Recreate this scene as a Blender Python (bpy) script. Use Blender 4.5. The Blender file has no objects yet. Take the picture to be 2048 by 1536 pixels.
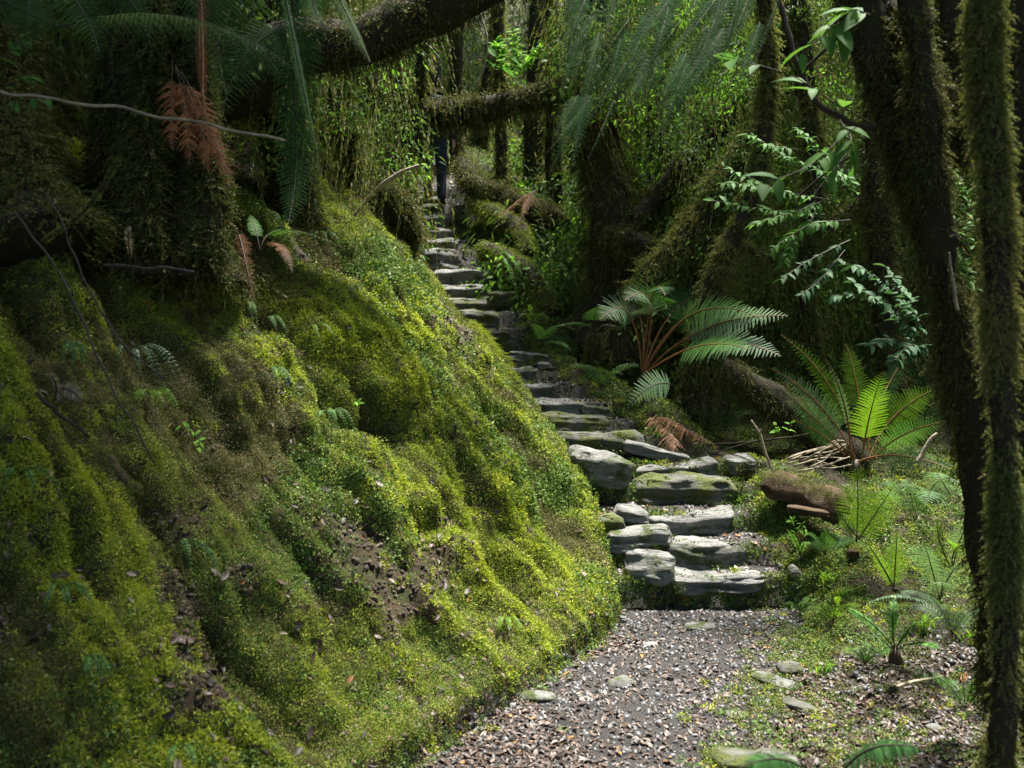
import bpy, bmesh, math
import numpy as np
S = bpy.context.scene
# ------------------------------------------------------------------ camera, world, sun, exposure
F, CX, HY, CH = 1700., 1024., 690., 1.6
def W(px, py, D):                       # point seen at (px,py) of the 2048 x 1536 photo, D metres in front
    return np.array([(px-CX)/F*D, D, CH+(HY-py)/F*D])
cd = bpy.data.cameras.new('camera'); cam = bpy.data.objects.new('camera', cd); S.collection.objects.link(cam)
cam.location = (0, 0, CH); cam.rotation_euler = (math.radians(90), 0, 0)
cd.sensor_width = 36; cd.lens = F/2048*36; cd.shift_y = -(768-HY)/2048
cd.clip_start = .05; cd.clip_end = 400
cd.dof.use_dof = True; cd.dof.focus_distance = 5.6; cd.dof.aperture_fstop = 3.2
S.camera = cam
SUN_EL, SUN_AZ = math.radians(73), math.radians(45)      # azimuth from +Y (ahead) towards +X (right)
wd = bpy.data.worlds.new('World'); S.world = wd; wd.use_nodes = True
nt = wd.node_tree; sky = nt.nodes.new('ShaderNodeTexSky'); sky.sky_type = 'NISHITA'; sky.sun_disc = False
sky.sun_elevation = SUN_EL; sky.sun_rotation = SUN_AZ
nt.links.new(sky.outputs[0], nt.nodes['Background'].inputs[0]); nt.nodes['Background'].inputs[1].default_value = .12
sd = bpy.data.lights.new('sun', 'SUN'); sun = bpy.data.objects.new('sun', sd); S.collection.objects.link(sun)
sd.energy = 5.0; sd.angle = math.radians(12); sd.color = (1, .95, .86)
sun.rotation_euler = (math.pi/2-SUN_EL, 0, math.pi-SUN_AZ)
S.view_settings.view_transform = 'Standard'; S.view_settings.look = 'None'; S.view_settings.gamma = 1
S.view_settings.exposure = 2.05
# ------------------------------------------------------------------ noise
def _h(ix, iy, iz, seed):
    h = (ix.astype(np.int64)*73856093) ^ (iy.astype(np.int64)*19349663) ^ (iz.astype(np.int64)*83492791) ^ (seed*2654435761)
    h = (h ^ (h >> 13)) * 1274126177; h &= 0xffffffff; h = (h ^ (h >> 16)) * 1103515245; h &= 0xffffffff
    return ((h >> 8) & 0xffff)/65535.
def vn(p, seed=0):
    p = np.asarray(p, float); i = np.floor(p); f = p-i; f = f*f*(3-2*f); r = 0
    for dx in (0, 1):
        wx = f[:, 0] if dx else 1-f[:, 0]
        for dy in (0, 1):
            wy = f[:, 1] if dy else 1-f[:, 1]
            for dz in (0, 1):
                wz = f[:, 2] if dz else 1-f[:, 2]
                r = r + wx*wy*wz*_h(i[:, 0]+dx, i[:, 1]+dy, i[:, 2]+dz, seed)
    return r*2-1
def fbm(p, o=4, seed=0):
    r = 0; a = 1; t = 0
    for k in range(o): r = r+a*vn(np.asarray(p)*2**k+k*17.3, seed+k); t += a; a *= .5
    return r/t
R_ = np.random.default_rng
# ------------------------------------------------------------------ mesh buffer
class Buf:
    def __init__(s): s.V = []; s.Q = []; s.T = []; s.v = []; s.n = 0; s.mq = []; s.mt = []
    def add(s, V, Q=None, T=None, v=0., m=0):
        V = np.asarray(V, float).reshape(-1, 3); s.V.append(V)
        s.v.append(np.broadcast_to(np.asarray(v, float), (len(V),)).copy())
        if Q is not None and len(Q): s.Q.append(np.asarray(Q, np.int64)+s.n); s.mq.append(np.full(len(Q), m))
        if T is not None and len(T): s.T.append(np.asarray(T, np.int64)+s.n); s.mt.append(np.full(len(T), m))
        s.n += len(V)
    def arr(s):
        V = np.concatenate(s.V); v = np.concatenate(s.v)
        Q = np.concatenate(s.Q) if s.Q else np.zeros((0, 4), np.int64); T = np.concatenate(s.T) if s.T else np.zeros((0, 3), np.int64)
        return V, Q, T, v
    def mesh(s, name, mats, smooth=False, origin=None):
        V, Q, T, v = s.arr(); me = bpy.data.meshes.new(name)
        if origin is not None: V = V-np.asarray(origin)
        me.vertices.add(len(V)); me.vertices.foreach_set('co', V.astype(np.float32).ravel())
        nl = len(Q)*4+len(T)*3; me.loops.add(nl)
        me.loops.foreach_set('vertex_index', np.concatenate([Q.ravel(), T.ravel()]).astype(np.int32))
        me.polygons.add(len(Q)+len(T))
        ls = np.concatenate([np.arange(len(Q))*4, len(Q)*4+np.arange(len(T))*3]).astype(np.int32)
        me.polygons.foreach_set('loop_start', ls)
        mi = np.concatenate([np.concatenate(s.mq) if s.mq else np.zeros(0), np.concatenate(s.mt) if s.mt else np.zeros(0)]).astype(np.int32)
        for m in (mats if isinstance(mats, (list, tuple)) else [mats]): me.materials.append(m)
        me.polygons.foreach_set('material_index', mi)
        if smooth: me.polygons.foreach_set('use_smooth', np.ones(len(mi), bool))
        me.update(calc_edges=True)
        a = me.attributes.new('v', 'FLOAT', 'POINT'); a.data.foreach_set('value', v.astype(np.float32))
        return me
def link(name, me, parent=None, origin=None):
    o = bpy.data.objects.new(name, me); S.collection.objects.link(o)
    if parent is not None: o.parent = parent
    if origin is not None and parent is None: o.location = origin
    return o
def thing(name, label, cat, loc=(0, 0, 0), group=None):
    o = bpy.data.objects.new(name, None); S.collection.objects.link(o); o.location = loc; o.empty_display_size = .1
    o['label'] = label; o['category'] = cat
    if group: o['group'] = group
    return o
def tag(o, label, cat, group=None):
    o['label'] = label; o['category'] = cat
    if group: o['group'] = group
    return o
def nrm(a): return a/np.maximum(np.linalg.norm(a, axis=-1, keepdims=True), 1e-9)
def frames(n, rg, spin=True, t=None):       # rotation matrices whose z column is n
    n = nrm(np.asarray(n, float)); N = len(n)
    r = rg.normal(size=(N, 3)) if t is None else np.broadcast_to(t, (N, 3))
    t = nrm(r-(r*n).sum(1, keepdims=True)*n); b = np.cross(n, t)
    return np.stack([t, b, n], axis=2)
def stamp(buf, proto, P, R, sc, m=0, vj=None):
    V, Q, T, v = proto; N = len(P)
    if N == 0: return
    sc = np.asarray(sc, float)
    if sc.ndim == 1: sc = sc[:, None]
    X = np.einsum('nij,nkj->nki', R, V[None]*sc[:, None, :])+P[:, None, :]
    off = (np.arange(N)*len(V))[:, None, None]
    vv = np.tile(v, N) if vj is None else (v[None]*.6+vj[:, None]*.4).ravel()
    buf.add(X.reshape(-1, 3), (Q[None]+off).reshape(-1, 4) if len(Q) else None, (T[None]+off).reshape(-1, 3) if len(T) else None, vv, m)
def curve(P, n):                             # Catmull-Rom through P
    P = np.asarray(P, float)
    if len(P) == 2: return P[0]+(P[1]-P[0])*np.linspace(0, 1, n)[:, None]
    E = np.vstack([2*P[0]-P[1], P, 2*P[-1]-P[-2]]); t = np.linspace(0, len(P)-1-1e-6, n); i = t.astype(int); f = (t-i)[:, None]
    a, b, c, d = E[i], E[i+1], E[i+2], E[i+3]
    return .5*(2*b+(c-a)*f+(2*a-5*b+4*c-d)*f**2+(3*b-a-3*c+d)*f**3)
def tube(buf, C, rad, sides=8, rough=0., seed=0, m=0, v=.5, cap=True, fr=3.):
    C = np.asarray(C, float); K = len(C); rad = np.broadcast_to(rad, (K,)) if np.ndim(rad) == 0 else np.interp(np.linspace(0, 1, K), np.linspace(0, 1, len(rad)), rad)
    T = nrm(np.gradient(C, axis=0)); u = np.cross(T[0], [0, 0, 1.]); u = np.cross(T[0], [1., 0, 0]) if np.linalg.norm(u) < .1 else u; u /= np.linalg.norm(u)
    U = []
    for k in range(K): u = u-T[k]*np.dot(u, T[k]); u /= np.linalg.norm(u); U.append(u)
    U = np.array(U); B = np.cross(T, U); a = np.linspace(0, 2*np.pi, sides, endpoint=False)
    N = U[:, None]*np.cos(a)[None, :, None]+B[:, None]*np.sin(a)[None, :, None]
    P = C[:, None]+N*rad[:, None, None]; N = N.reshape(-1, 3); P = P.reshape(-1, 3); rr = np.repeat(rad, sides)
    if rough: P = P+N*(rr*rough*fbm(P/np.mean(rad)*.35*fr/3, 3, seed))[:, None]
    i = np.arange(K-1)[:, None]*sides; j = np.arange(sides)[None]; j2 = (j+1) % sides
    Q = np.stack([i+j, i+j2, i+sides+j2, i+sides+j], -1).reshape(-1, 4)
    T3 = None
    if cap:
        P = np.vstack([P, C[0], C[-1]]); j = np.arange(sides)
        T3 = np.vstack([np.stack([(j+1) % sides, j, np.full(sides, K*sides)], 1), np.stack([(K-1)*sides+j, (K-1)*sides+(j+1) % sides, np.full(sides, K*sides+1)], 1)])
    buf.add(P, Q, T3, v, m)
    return P[:K*sides], N, rr
# ------------------------------------------------------------------ materials
def new_mat(name):
    m = bpy.data.materials.new(name); m.use_nodes = True; t = m.node_tree; t.nodes.clear(); return m, t
def N(t, ty, **k):
    n = t.nodes.new(ty)
    for a, b in k.items(): setattr(n, a, b)
    return n
def noise(t, scale, detail=4, vec=None, rough=.6, pos=True):
    n = N(t, 'ShaderNodeTexNoise'); n.inputs['Scale'].default_value = scale; n.inputs['Detail'].default_value = detail; n.inputs['Roughness'].default_value = rough
    if vec is None: vec = N(t, 'ShaderNodeNewGeometry').outputs['Position']
    t.links.new(vec, n.inputs['Vector']); return n.outputs['Fac']
def ramp(t, fac, stops, interp='LINEAR'):
    r = N(t, 'ShaderNodeValToRGB'); r.color_ramp.interpolation = interp; e = r.color_ramp.elements
    while len(e) < len(stops): e.new(.5)
    for x, (p, c) in zip(e, stops): x.position = p; x.color = (*c, 1) if len(c) == 3 else c
    t.links.new(fac, r.inputs[0]); return r.outputs[0]
def mix(t, fac, a, b, mode='MIX'):
    m = N(t, 'ShaderNodeMixRGB', blend_type=mode)
    for s, x in ((0, fac), (1, a), (2, b)):
        if isinstance(x, (int, float)): m.inputs[s].default_value = x
        elif isinstance(x, tuple): m.inputs[s].default_value = (*x, 1)
        else: t.links.new(x, m.inputs[s])
    return m.outputs[0]
def leafmat(name, A, B, C=None, scale=1.2, trans=.3, rough=.45, spec=.35, contrast=(.38, .62)):
    """A/B swap in patches over the place; C tints single leaves by their own random value."""
    m, t = new_mat(name); f = ramp(t, noise(t, scale, 5), [(contrast[0], (0, 0, 0)), (contrast[1], (1, 1, 1))])
    c = mix(t, f, A, B); at = N(t, 'ShaderNodeAttribute', attribute_name='v').outputs['Fac']
    if C is not None: c = mix(t, ramp(t, at, [(.55, (0, 0, 0)), (.95, (1, 1, 1))]), c, C)
    c = mix(t, 1., c, ramp(t, at, [(0, (.55, .55, .55)), (.5, (1, 1, 1)), (1, (1.35, 1.35, 1.35))]), 'MULTIPLY')
    p = N(t, 'ShaderNodeBsdfPrincipled'); p.inputs['Roughness'].default_value = rough; p.inputs['Specular IOR Level'].default_value = spec
    t.links.new(c, p.inputs['Base Color']); tr = N(t, 'ShaderNodeBsdfTranslucent'); t.links.new(mix(t, 1., c, (1.3, 1.35, .7), 'MULTIPLY'), tr.inputs[0])
    mx = N(t, 'ShaderNodeMixShader'); mx.inputs[0].default_value = trans; t.links.new(p.outputs[0], mx.inputs[1]); t.links.new(tr.outputs[0], mx.inputs[2])
    o = N(t, 'ShaderNodeOutputMaterial'); t.links.new(mx.outputs[0], o.inputs[0]); return m
def solidmat(name, stops, scale=6, rough=.8, bump=.5, bscale=30, spec=.3, stretch=None, moss=None, mossamt=.5, bd=.02):
    m, t = new_mat(name); g = N(t, 'ShaderNodeNewGeometry').outputs['Position']; vec = g
    if stretch:
        mp = N(t, 'ShaderNodeMapping'); mp.inputs['Scale'].default_value = stretch; t.links.new(g, mp.inputs[0]); vec = mp.outputs[0]
    c = ramp(t, noise(t, scale, 8, vec, .65), stops); bf = noise(t, bscale, 6, vec, .7)
    if moss:
        mf = ramp(t, noise(t, 7, 6, g, .7), [(mossamt-.06, (1, 1, 1)), (mossamt+.05, (0, 0, 0))]); mc = ramp(t, noise(t, 60, 3, g), [(.3, moss[0]), (.7, moss[1])])
        c = mix(t, mf, c, mc)
    p = N(t, 'ShaderNodeBsdfPrincipled'); p.inputs['Roughness'].default_value = rough; p.inputs['Specular IOR Level'].default_value = spec
    t.links.new(c, p.inputs['Base Color']); b = N(t, 'ShaderNodeBump'); b.inputs['Strength'].default_value = bump; b.inputs['Distance'].default_value = bd
    t.links.new(bf, b.inputs['Height']); t.links.new(b.outputs[0], p.inputs['Normal'])
    o = N(t, 'ShaderNodeOutputMaterial'); t.links.new(p.outputs[0], o.inputs[0]); return m
M = {}
M['soil_moss'] = solidmat('soil_moss', [(.3, (.016, .012, .006)), (.48, (.045, .032, .014)), (.6, (.03, .035, .01)), (.75, (.05, .06, .014))], 7, .9, .9, 45)
M['floor'] = solidmat('forest_soil', [(.3, (.015, .012, .007)), (.5, (.04, .03, .018)), (.65, (.028, .036, .012)), (.8, (.04, .05, .014))], 5, .9, .9, 45)
M['path'] = solidmat('path_grit', [(.3, (.016, .014, .013)), (.5, (.033, .030, .028)), (.68, (.052, .047, .044)), (.8, (.038, .027, .02))], 9, .75, 1., 90, .4)
M['moss'] = leafmat('bank_moss', (.21, .285, .025), (.075, .16, .018), (.25, .21, .065), 1.7, .25, .6, .2)
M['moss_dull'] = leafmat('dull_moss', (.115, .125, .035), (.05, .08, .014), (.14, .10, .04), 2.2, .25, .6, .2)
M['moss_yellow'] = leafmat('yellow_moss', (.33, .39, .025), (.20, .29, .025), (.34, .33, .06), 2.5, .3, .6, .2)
M['hang'] = leafmat('hanging_moss', (.19, .20, .06), (.10, .15, .035), (.24, .18, .085), 1.5, .3, .7, .15)
M['hang_dark'] = leafmat('dark_hanging_moss', (.085, .095, .03), (.05, .08, .018), (.15, .11, .05), 1.5, .2, .7, .15)
M['cover'] = leafmat('ground_cover_leaves', (.05, .12, .02), (.09, .15, .03), (.12, .17, .05), 2.5, .25, .6, .15)
M['fern'] = leafmat('fern_green', (.055, .155, .04), (.075, .175, .035), (.11, .21, .055), 3, .3, .6, .1)
M['fern_lime'] = leafmat('fern_lime_green', (.17, .34, .02), (.2, .36, .03), (.24, .38, .05), 3, .45, .55, .15)
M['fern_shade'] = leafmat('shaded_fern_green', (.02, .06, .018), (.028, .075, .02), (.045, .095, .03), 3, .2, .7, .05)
M['fern_bright'] = leafmat('fern_bright_green', (.11, .24, .015), (.14, .27, .02), (.17, .29, .03), 3, .45, .52, .18)
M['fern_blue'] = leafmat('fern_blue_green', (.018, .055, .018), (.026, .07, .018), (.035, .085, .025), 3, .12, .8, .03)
M['fern_pale'] = leafmat('fern_pale_green', (.13, .22, .13), (.10, .19, .09), (.18, .25, .14), 3, .3, .52, .18)
M['fern_dead'] = leafmat('fern_dead_brown', (.20, .085, .035), (.14, .06, .025), (.26, .14, .07), 4, .25, .6, .2)
M['fern_red'] = leafmat('fern_dead_rust', (.25, .085, .03), (.19, .06, .022), (.3, .13, .055), 4, .3, .6, .2)
M['fern_grey'] = leafmat('fern_dead_grey', (.22, .18, .13), (.16, .13, .10), (.3, .25, .2), 4, .2, .6, .2)
M['stalk'] = solidmat('fern_stalk_brown', [(.3, (.10, .04, .015)), (.7, (.22, .10, .035))], 20, .5, .2)
M['stalk_dark'] = solidmat('dark_stalk', [(.3, (.02, .014, .01)), (.7, (.05, .035, .022))], 20, .5, .3)
M['leaf'] = leafmat('broad_leaf', (.05, .13, .03), (.07, .17, .035), (.11, .2, .05), 2, .4, .6, .1)
M['leaf_glossy'] = leafmat('glossy_leaf', (.03, .08, .035), (.045, .10, .04), (.06, .13, .06), 2, .25, .6, .1)
M['leaf_bright'] = leafmat('bright_leaf', (.10, .26, .03), (.16, .32, .04), (.2, .34, .06), 2, .5, .6, .1)
M['leaf_dark'] = leafmat('dark_leaf', (.035, .08, .022), (.07, .12, .03), (.10, .15, .04), 1.2, .3, .6, .1)
M['bark'] = solidmat('mossy_bark', [(.3, (.012, .010, .007)), (.5, (.035, .027, .018)), (.7, (.03, .033, .012))], 12, .9, 1., 40, .2, (1, 1, .3))
M['bark_pale'] = solidmat('pale_bark', [(.3, (.16, .13, .09)), (.7, (.34, .29, .21))], 18, .75, .5, 60, .3)
M['wood'] = solidmat('rotten_wood', [(.3, (.02, .013, .008)), (.5, (.07, .045, .026)), (.75, (.16, .11, .07))], 9, .85, 1., 45, .2, (.4, 1, 2.5))
M['stone'] = solidmat('schist_stone', [(.3, (.05, .05, .045)), (.42, (.14, .14, .13)), (.55, (.22, .22, .21)), (.75, (.33, .33, .32))], 7, .75, 1., 30, .35, (.7, 1, 4), ((.03, .045, .01), (.08, .10, .02)), .46, .035)
M['stone_clean'] = solidmat('worn_schist', [(.3, (.07, .07, .065)), (.42, (.14, .14, .133)), (.55, (.235, .235, .225)), (.75, (.34, .34, .33))], 7, .7, 1., 30, .35, (.7, 1, 4), ((.03, .045, .01), (.07, .09, .02)), .40, .035)
M['stone_moss'] = solidmat('mossy_schist', [(.3, (.04, .04, .035)), (.5, (.12, .12, .105)), (.75, (.22, .22, .2))], 8, .8, 1., 30, .3, (.7, 1, 4), ((.04, .055, .01), (.12, .14, .025)), .5, .035)
M['litter'] = None; M['gravel'] = None
def chipmat(name, stops, rough):
    m, t = new_mat(name); at = N(t, 'ShaderNodeAttribute', attribute_name='v').outputs['Fac']
    oi = N(t, 'ShaderNodeObjectInfo').outputs['Random']; a = N(t, 'ShaderNodeMath', operation='ADD'); t.links.new(at, a.inputs[0]); t.links.new(oi, a.inputs[1])
    fr = N(t, 'ShaderNodeMath', operation='FRACT'); t.links.new(a.outputs[0], fr.inputs[0]); c = ramp(t, fr.outputs[0], stops, 'CONSTANT')
    c = mix(t, 1., c, ramp(t, noise(t, 120, 3), [(.3, (.7, .7, .7)), (.7, (1.2, 1.2, 1.2))]), 'MULTIPLY')
    p = N(t, 'ShaderNodeBsdfPrincipled'); p.inputs['Roughness'].default_value = rough; t.links.new(c, p.inputs['Base Color'])
    o = N(t, 'ShaderNodeOutputMaterial'); t.links.new(p.outputs[0], o.inputs[0]); return m
M['litter'] = chipmat('dead_leaves', [(0, (0.0273, 0.0148, 0.00936)), (.22, (0.0546, 0.0281, 0.0172)), (.42, (0.0741, 0.0429, 0.0273)), (.58, (0.0351, 0.025, 0.0211)), (.72, (0.0975, 0.0663, 0.0468)), (.84, (0.179, 0.136, 0.105)), (.89, (0.0172, 0.0125, 0.0101)), (.975, (0.265, 0.125, 0.0234))], .55)
M['gravel'] = chipmat('grit', [(0, (0.0263, 0.0263, 0.0277)), (.25, (0.045, 0.0465, 0.0503)), (.5, (0.075, 0.0772, 0.084)), (.7, (0.0188, 0.018, 0.018)), (.9, (0.09, 0.0938, 0.101)), (.985, (0.15, 0.15, 0.158))], .5)
# ------------------------------------------------------------------ terrain
EL = np.array([(-5, -4, 0), (-2.45, 0, 0), (-1.17, 2, 0), (-.34, 3.3, 0), (.2, 4.15, 0), (.54, 4.78, .02), (.62, 5.15, .12), (.55, 5.6, .4), (.48, 6.0, .6), (.2, 6.8, 1.0), (-.02, 7.4, 1.27), (-.25, 8.0, 1.47), (-.46, 8.6, 1.72), (-.85, 9.4, 2.25), (-1.05, 9.8, 2.5), (-1.16, 10.2, 2.75), (-1.27, 11, 3.25), (-1.3, 12, 3.85), (-1.6, 14, 4.8), (-2, 18, 6.5), (-2, 60, 40)])
ER = np.array([(5, -4, 0), (2.2, 0, 0), (1.2, 2, 0), (.95, 3.2, 0), (1.2, 3.83, 0), (1.62, 4.6, 0), (1.74, 5.13, .08), (1.66, 5.7, .45), (1.72, 6.2, .72), (1.35, 6.4, .85), (1.08, 6.7, 1.0), (.92, 7.1, 1.15), (.6, 7.5, 1.35), (.4, 8, 1.5), (.15, 8.5, 1.7), (.05, 9, 2.0), (-.08, 9.6, 2.4), (-.32, 10.1, 2.75), (-.48, 10.6, 3.0), (-.6, 11.1, 3.3), (-.65, 12, 3.85), (-.8, 14, 4.8), (-1, 18, 6.5), (-1, 60, 40)])
#         front edge px0, px1, py of the tread edge, depth
STEPS = [(1362, 1515, 1158, 5.15), (1352, 1498, 1090, 5.4), (1312, 1462, 1028, 5.7), (1285, 1468, 960, 6.0), (1285, 1442, 928, 6.22),
         (1112, 1282, 868, 6.55), (1072, 1235, 835, 6.82), (1052, 1168, 802, 7.1), (1015, 1100, 768, 7.4), (1000, 1066, 737, 7.7), (985, 1040, 715, 7.95),
         (935, 1010, 656, 8.6), (905, 998, 621, 8.9), (885, 980, 598, 9.15), (876, 970, 569, 9.42), (860, 976, 538, 9.7), (833, 915, 497, 10.2),
         (833, 908, 477, 10.5), (828, 905, 456, 10.8), (830, 906, 428, 11.12), (838, 880, 406, 11.42), (840, 876, 390, 11.7), (842, 872, 378, 12.0)]
SZ = [CH+(HY-s[2])/F*s[3] for s in STEPS]; SY = [s[3] for s in STEPS]
def stepz(y):
    y = np.asarray(y, float); z = np.zeros_like(y)
    yy = np.array([-60, SY[0]-.0]+[0]); z = np.where(y < SY[0]+.05, 0., 0.)
    for k in range(len(SY)):
        nx = SZ[k+1]-.13 if k+1 < len(SZ) else None
        top = SZ[k]-.03
        if k+1 < len(SY):
            f = np.clip((y-SY[k])/(SY[k+1]-SY[k]), 0, 1); lv = top+(min(SZ[k+1]-.14, top+.05)-top)*f
        else: lv = top+(y-SY[k])*.55
        z = np.where(y >= SY[k]+.06, lv, z)
    return z
def dense(P, step=.12):
    out = []
    for a, b in zip(P[:-1], P[1:]):
        n = max(1, int(min(np.linalg.norm(b-a), 20)/step)); out.append(a+(b-a)*np.linspace(0, 1, n, endpoint=False)[:, None])
    return np.vstack(out+[P[-1:]])
ELd, ERd = dense(EL[:-1]), dense(ER[:-1])
def gbank(d): return np.interp(d, [0, .08, .3, 1.6, 2.3, 4, 8, 30], [0, .09, .32, 1.86, 2.5, 3.9, 7.0, 30])
def floorz(x, y):  # rises behind the camera and at the far sides added to block skylight
    z = np.interp(y, [-10, -4, 4.3, 5.5, 7, 9, 12, 16, 20, 30, 60], [6, 0, 0, .26, .8, 1.6, 3.0, 5.0, 7.5, 14, 22])
    x = np.minimum(x, 13)
    return z+.5*np.maximum(x-3.6, 0)**1.25+.6*np.maximum(x-8, 0)
def H0(x, y):
    x = np.asarray(x, float).ravel(); y = np.asarray(y, float).ravel(); n = len(x); z = np.zeros(n); s = np.zeros(n); side = np.zeros(n, int); dd = np.zeros(n)
    xl = np.interp(y, EL[:, 1], EL[:, 0]); xr = np.interp(y, ER[:, 1], ER[:, 0])
    side[x < xl] = -1; side[x > xr] = 1; st0 = stepz(y)
    arc = np.concatenate([[0], np.cumsum(np.linalg.norm(np.diff(ELd[:, :2], axis=0), axis=1))])
    L = np.where(side == -1)[0]
    for i in range(0, len(L), 40000):
        k = L[i:i+40000]; d = np.hypot(x[k, None]-ELd[None, :, 0], y[k, None]-ELd[None, :, 1]); v = ELd[None, :, 2]+gbank(d)
        w = np.exp(-9*(v-v.min(1, keepdims=True))); w /= w.sum(1, keepdims=True)
        z[k] = (w*v).sum(1); s[k] = (w*arc[None]).sum(1); dd[k] = d.min(1)
    Rr = np.where(side == 1)[0]
    for i in range(0, len(Rr), 40000):
        k = Rr[i:i+40000]; d = np.hypot(x[k, None]-ERd[None, :, 0], y[k, None]-ERd[None, :, 1]); v = ERd[None, :, 2]-.8*np.maximum(d-.2, 0)
        v = v.max(1); f = floorz(x[k], y[k]); z[k] = .5*(v+f+np.sqrt((v-f)**2+.02)); dd[k] = d.min(1)
        u_ = np.clip(dd[k]/.3, 0, 1); u_ = u_*u_*(3-2*u_); z[k] = np.where(y[k] < 13, z[k]*u_+(st0[k]-.01)*(1-u_), z[k])
    C = np.where(side == 0)[0]; yo = .05*vn(np.stack([x[C]*4, y[C]*0, y[C]*0], 1), 5)
    z[C] = np.where(y[C] < 14, stepz(y[C]+yo), np.interp(y[C], EL[:, 1], EL[:, 2]))
    return z, s, side, dd
def axis(segs):
    out = [np.array([segs[0][0]])]
    for a, b, h in segs: n = int(round((b-a)/h)); out.append(a+(b-a)*np.arange(1, n+1)/n)
    return np.concatenate(out)
gx = axis([(-40, -12, 2), (-12, -5, .3), (-5, -3, .06), (-3, 2.6, .024), (2.6, 5, .06), (5, 12, .3), (12, 40, 2)])
gy = axis([(-10, 0, .4), (0, 1.2, .08), (1.2, 7.5, .024), (7.5, 12.5, .032), (12.5, 18, .1), (18, 60, 1)])
GX, GY = np.meshgrid(gx, gy); nxg, nyg = len(gx), len(gy)
gz, gs, gside, gd = H0(GX, GY); gz = gz.reshape(nyg, nxg)
x_, y_ = GX.ravel(), GY.ravel(); sd2 = gside.reshape(nyg, nxg); gdr = gd
zx = np.gradient(gz, gx, axis=1); zy = np.gradient(gz, gy, axis=0)
nn = nrm(np.stack([-zx.ravel(), -zy.ravel(), np.ones(zx.size)], 1))
P0 = np.stack([x_, y_, gz.ravel()], 1)
near = (y_ > 0) & (y_ < 18) & (np.abs(x_) < 8)
disp = np.zeros(len(P0)); kL = np.where((gside == -1) & near)[0]
wrp = .5*fbm(P0[kL]*.9, 2, 15)
rib = fbm(np.stack([gs[kL]*2.3+.35*gd[kL]+wrp, gd[kL]*.6+wrp, gs[kL]*0], 1), 3, 3)
rib2 = fbm(np.stack([gs[kL]*7.5+1.2*gd[kL]+wrp, gd[kL]*1.3, gs[kL]*0], 1), 3, 9)
crest = np.zeros(len(P0)); crest[kL] = .6*(.22-np.abs(rib))/.2+.6*(.2-np.abs(rib2))/.2
lump = fbm(P0[kL]*np.array([2.2, 2.2, 2.2]), 4, 21); fine = fbm(P0[kL]*9, 3, 41)
ramp_ = np.clip(gd[kL]/.35, 0, 1)
hi = np.interp(y_[kL], [4.5, 6.5], [1, .55])
disp[kL] = hi*ramp_*(-.20*np.abs(rib)*1.8+.04+.09*(.3-np.abs(rib2)*1.5)+.13*lump)+.05*fine*np.clip(gd[kL]/.08, 0, 1)
for (px, py, D, r, a) in [(700, 740, 4.9, .42, .15), (830, 800, 4.9, .28, .10), (620, 650, 5, .3, .1), (330, 560, 3.7, .35, .16), (470, 690, 3.9, .3, .1), (900, 850, 5.1, .3, .07),
                          (960, 690, 6.6, .3, .12), (110, 1050, 2.4, .22, -.12), (780, 860, 4.6, .15, -.26), (370, 1035, 2.95, .14, -.26), (480, 1150, 2.95, .09, -.2), (560, 760, 4.4, .12, -.22), (880, 1040, 4.3, .1, -.15), (440, 870, 3.4, .12, -.18), (180, 590, 3.1, .12, -.15)]:
    c = W(px, py, D); q = np.exp(-((P0[kL]-c)**2).sum(1)/r**2*1.4); disp[kL] += a*q
kR = np.where((gside == 1) & near)[0]; rr_ = np.clip(gd[kR]/.3, 0, 1)
disp[kR] = rr_*(.16*fbm(P0[kR]*1.6, 3, 61)+.05*fbm(P0[kR]*5, 3, 71))+.02*fbm(P0[kR]*14, 2, 81)
kC = np.where((gside == 0) & near)[0]; disp[kC] = .03*fbm(P0[kC]*2.5, 3, 91)+.006*fbm(P0[kC]*20, 2, 95)
kF = np.where(~near)[0]; disp[kF] = .5*fbm(P0[kF]*.35, 3, 99)*np.clip((np.abs(x_[kF])+np.abs(y_[kF]-8)-10)/6, 0, 1)
PT = P0+nn*disp[:, None]
GP = PT.reshape(nyg, nxg, 3)
def ground(x, y):                             # height of the finished sheet (nearest grid node)
    i = np.clip(np.searchsorted(gx, x), 1, nxg-1); j = np.clip(np.searchsorted(gy, y), 1, nyg-1)
    return GP[j, i, 2]
def hit(px, py, d0=1.5, d1=25):               # where the ray through a photo pixel meets the ground
    D = np.arange(d0, d1, .02); p = np.stack([(px-CX)/F*D, D, CH+(HY-py)/F*D], 1); g = ground(p[:, 0], p[:, 1]); k = np.where(p[:, 2] < g)[0]
    return p[k[0]] if len(k) else p[-1]
idx = np.arange(nxg*nyg).reshape(nyg, nxg); QD = np.stack([idx[:-1, :-1], idx[:-1, 1:], idx[1:, 1:], idx[1:, :-1]], -1).reshape(-1, 4)
qs = np.round(gside[QD].mean(1)).astype(int)
FN = nrm(np.cross(PT[QD[:, 2]]-PT[QD[:, 0]], PT[QD[:, 3]]-PT[QD[:, 1]])); FC = PT[QD].mean(1)
FA = np.linalg.norm(np.cross(PT[QD[:, 2]]-PT[QD[:, 0]], PT[QD[:, 3]]-PT[QD[:, 1]]), axis=1)/2
for nm, sdv, mt in (('hillside', -1, 'soil_moss'), ('path', 0, 'path'), ('ground', 1, 'floor')):
    q = QD[qs == sdv]; u, inv = np.unique(q, return_inverse=True); b = Buf(); b.add(PT[u], inv.reshape(-1, 4)); o = link(nm, b.mesh(nm, M[mt], True)); o['kind'] = 'structure'
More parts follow.
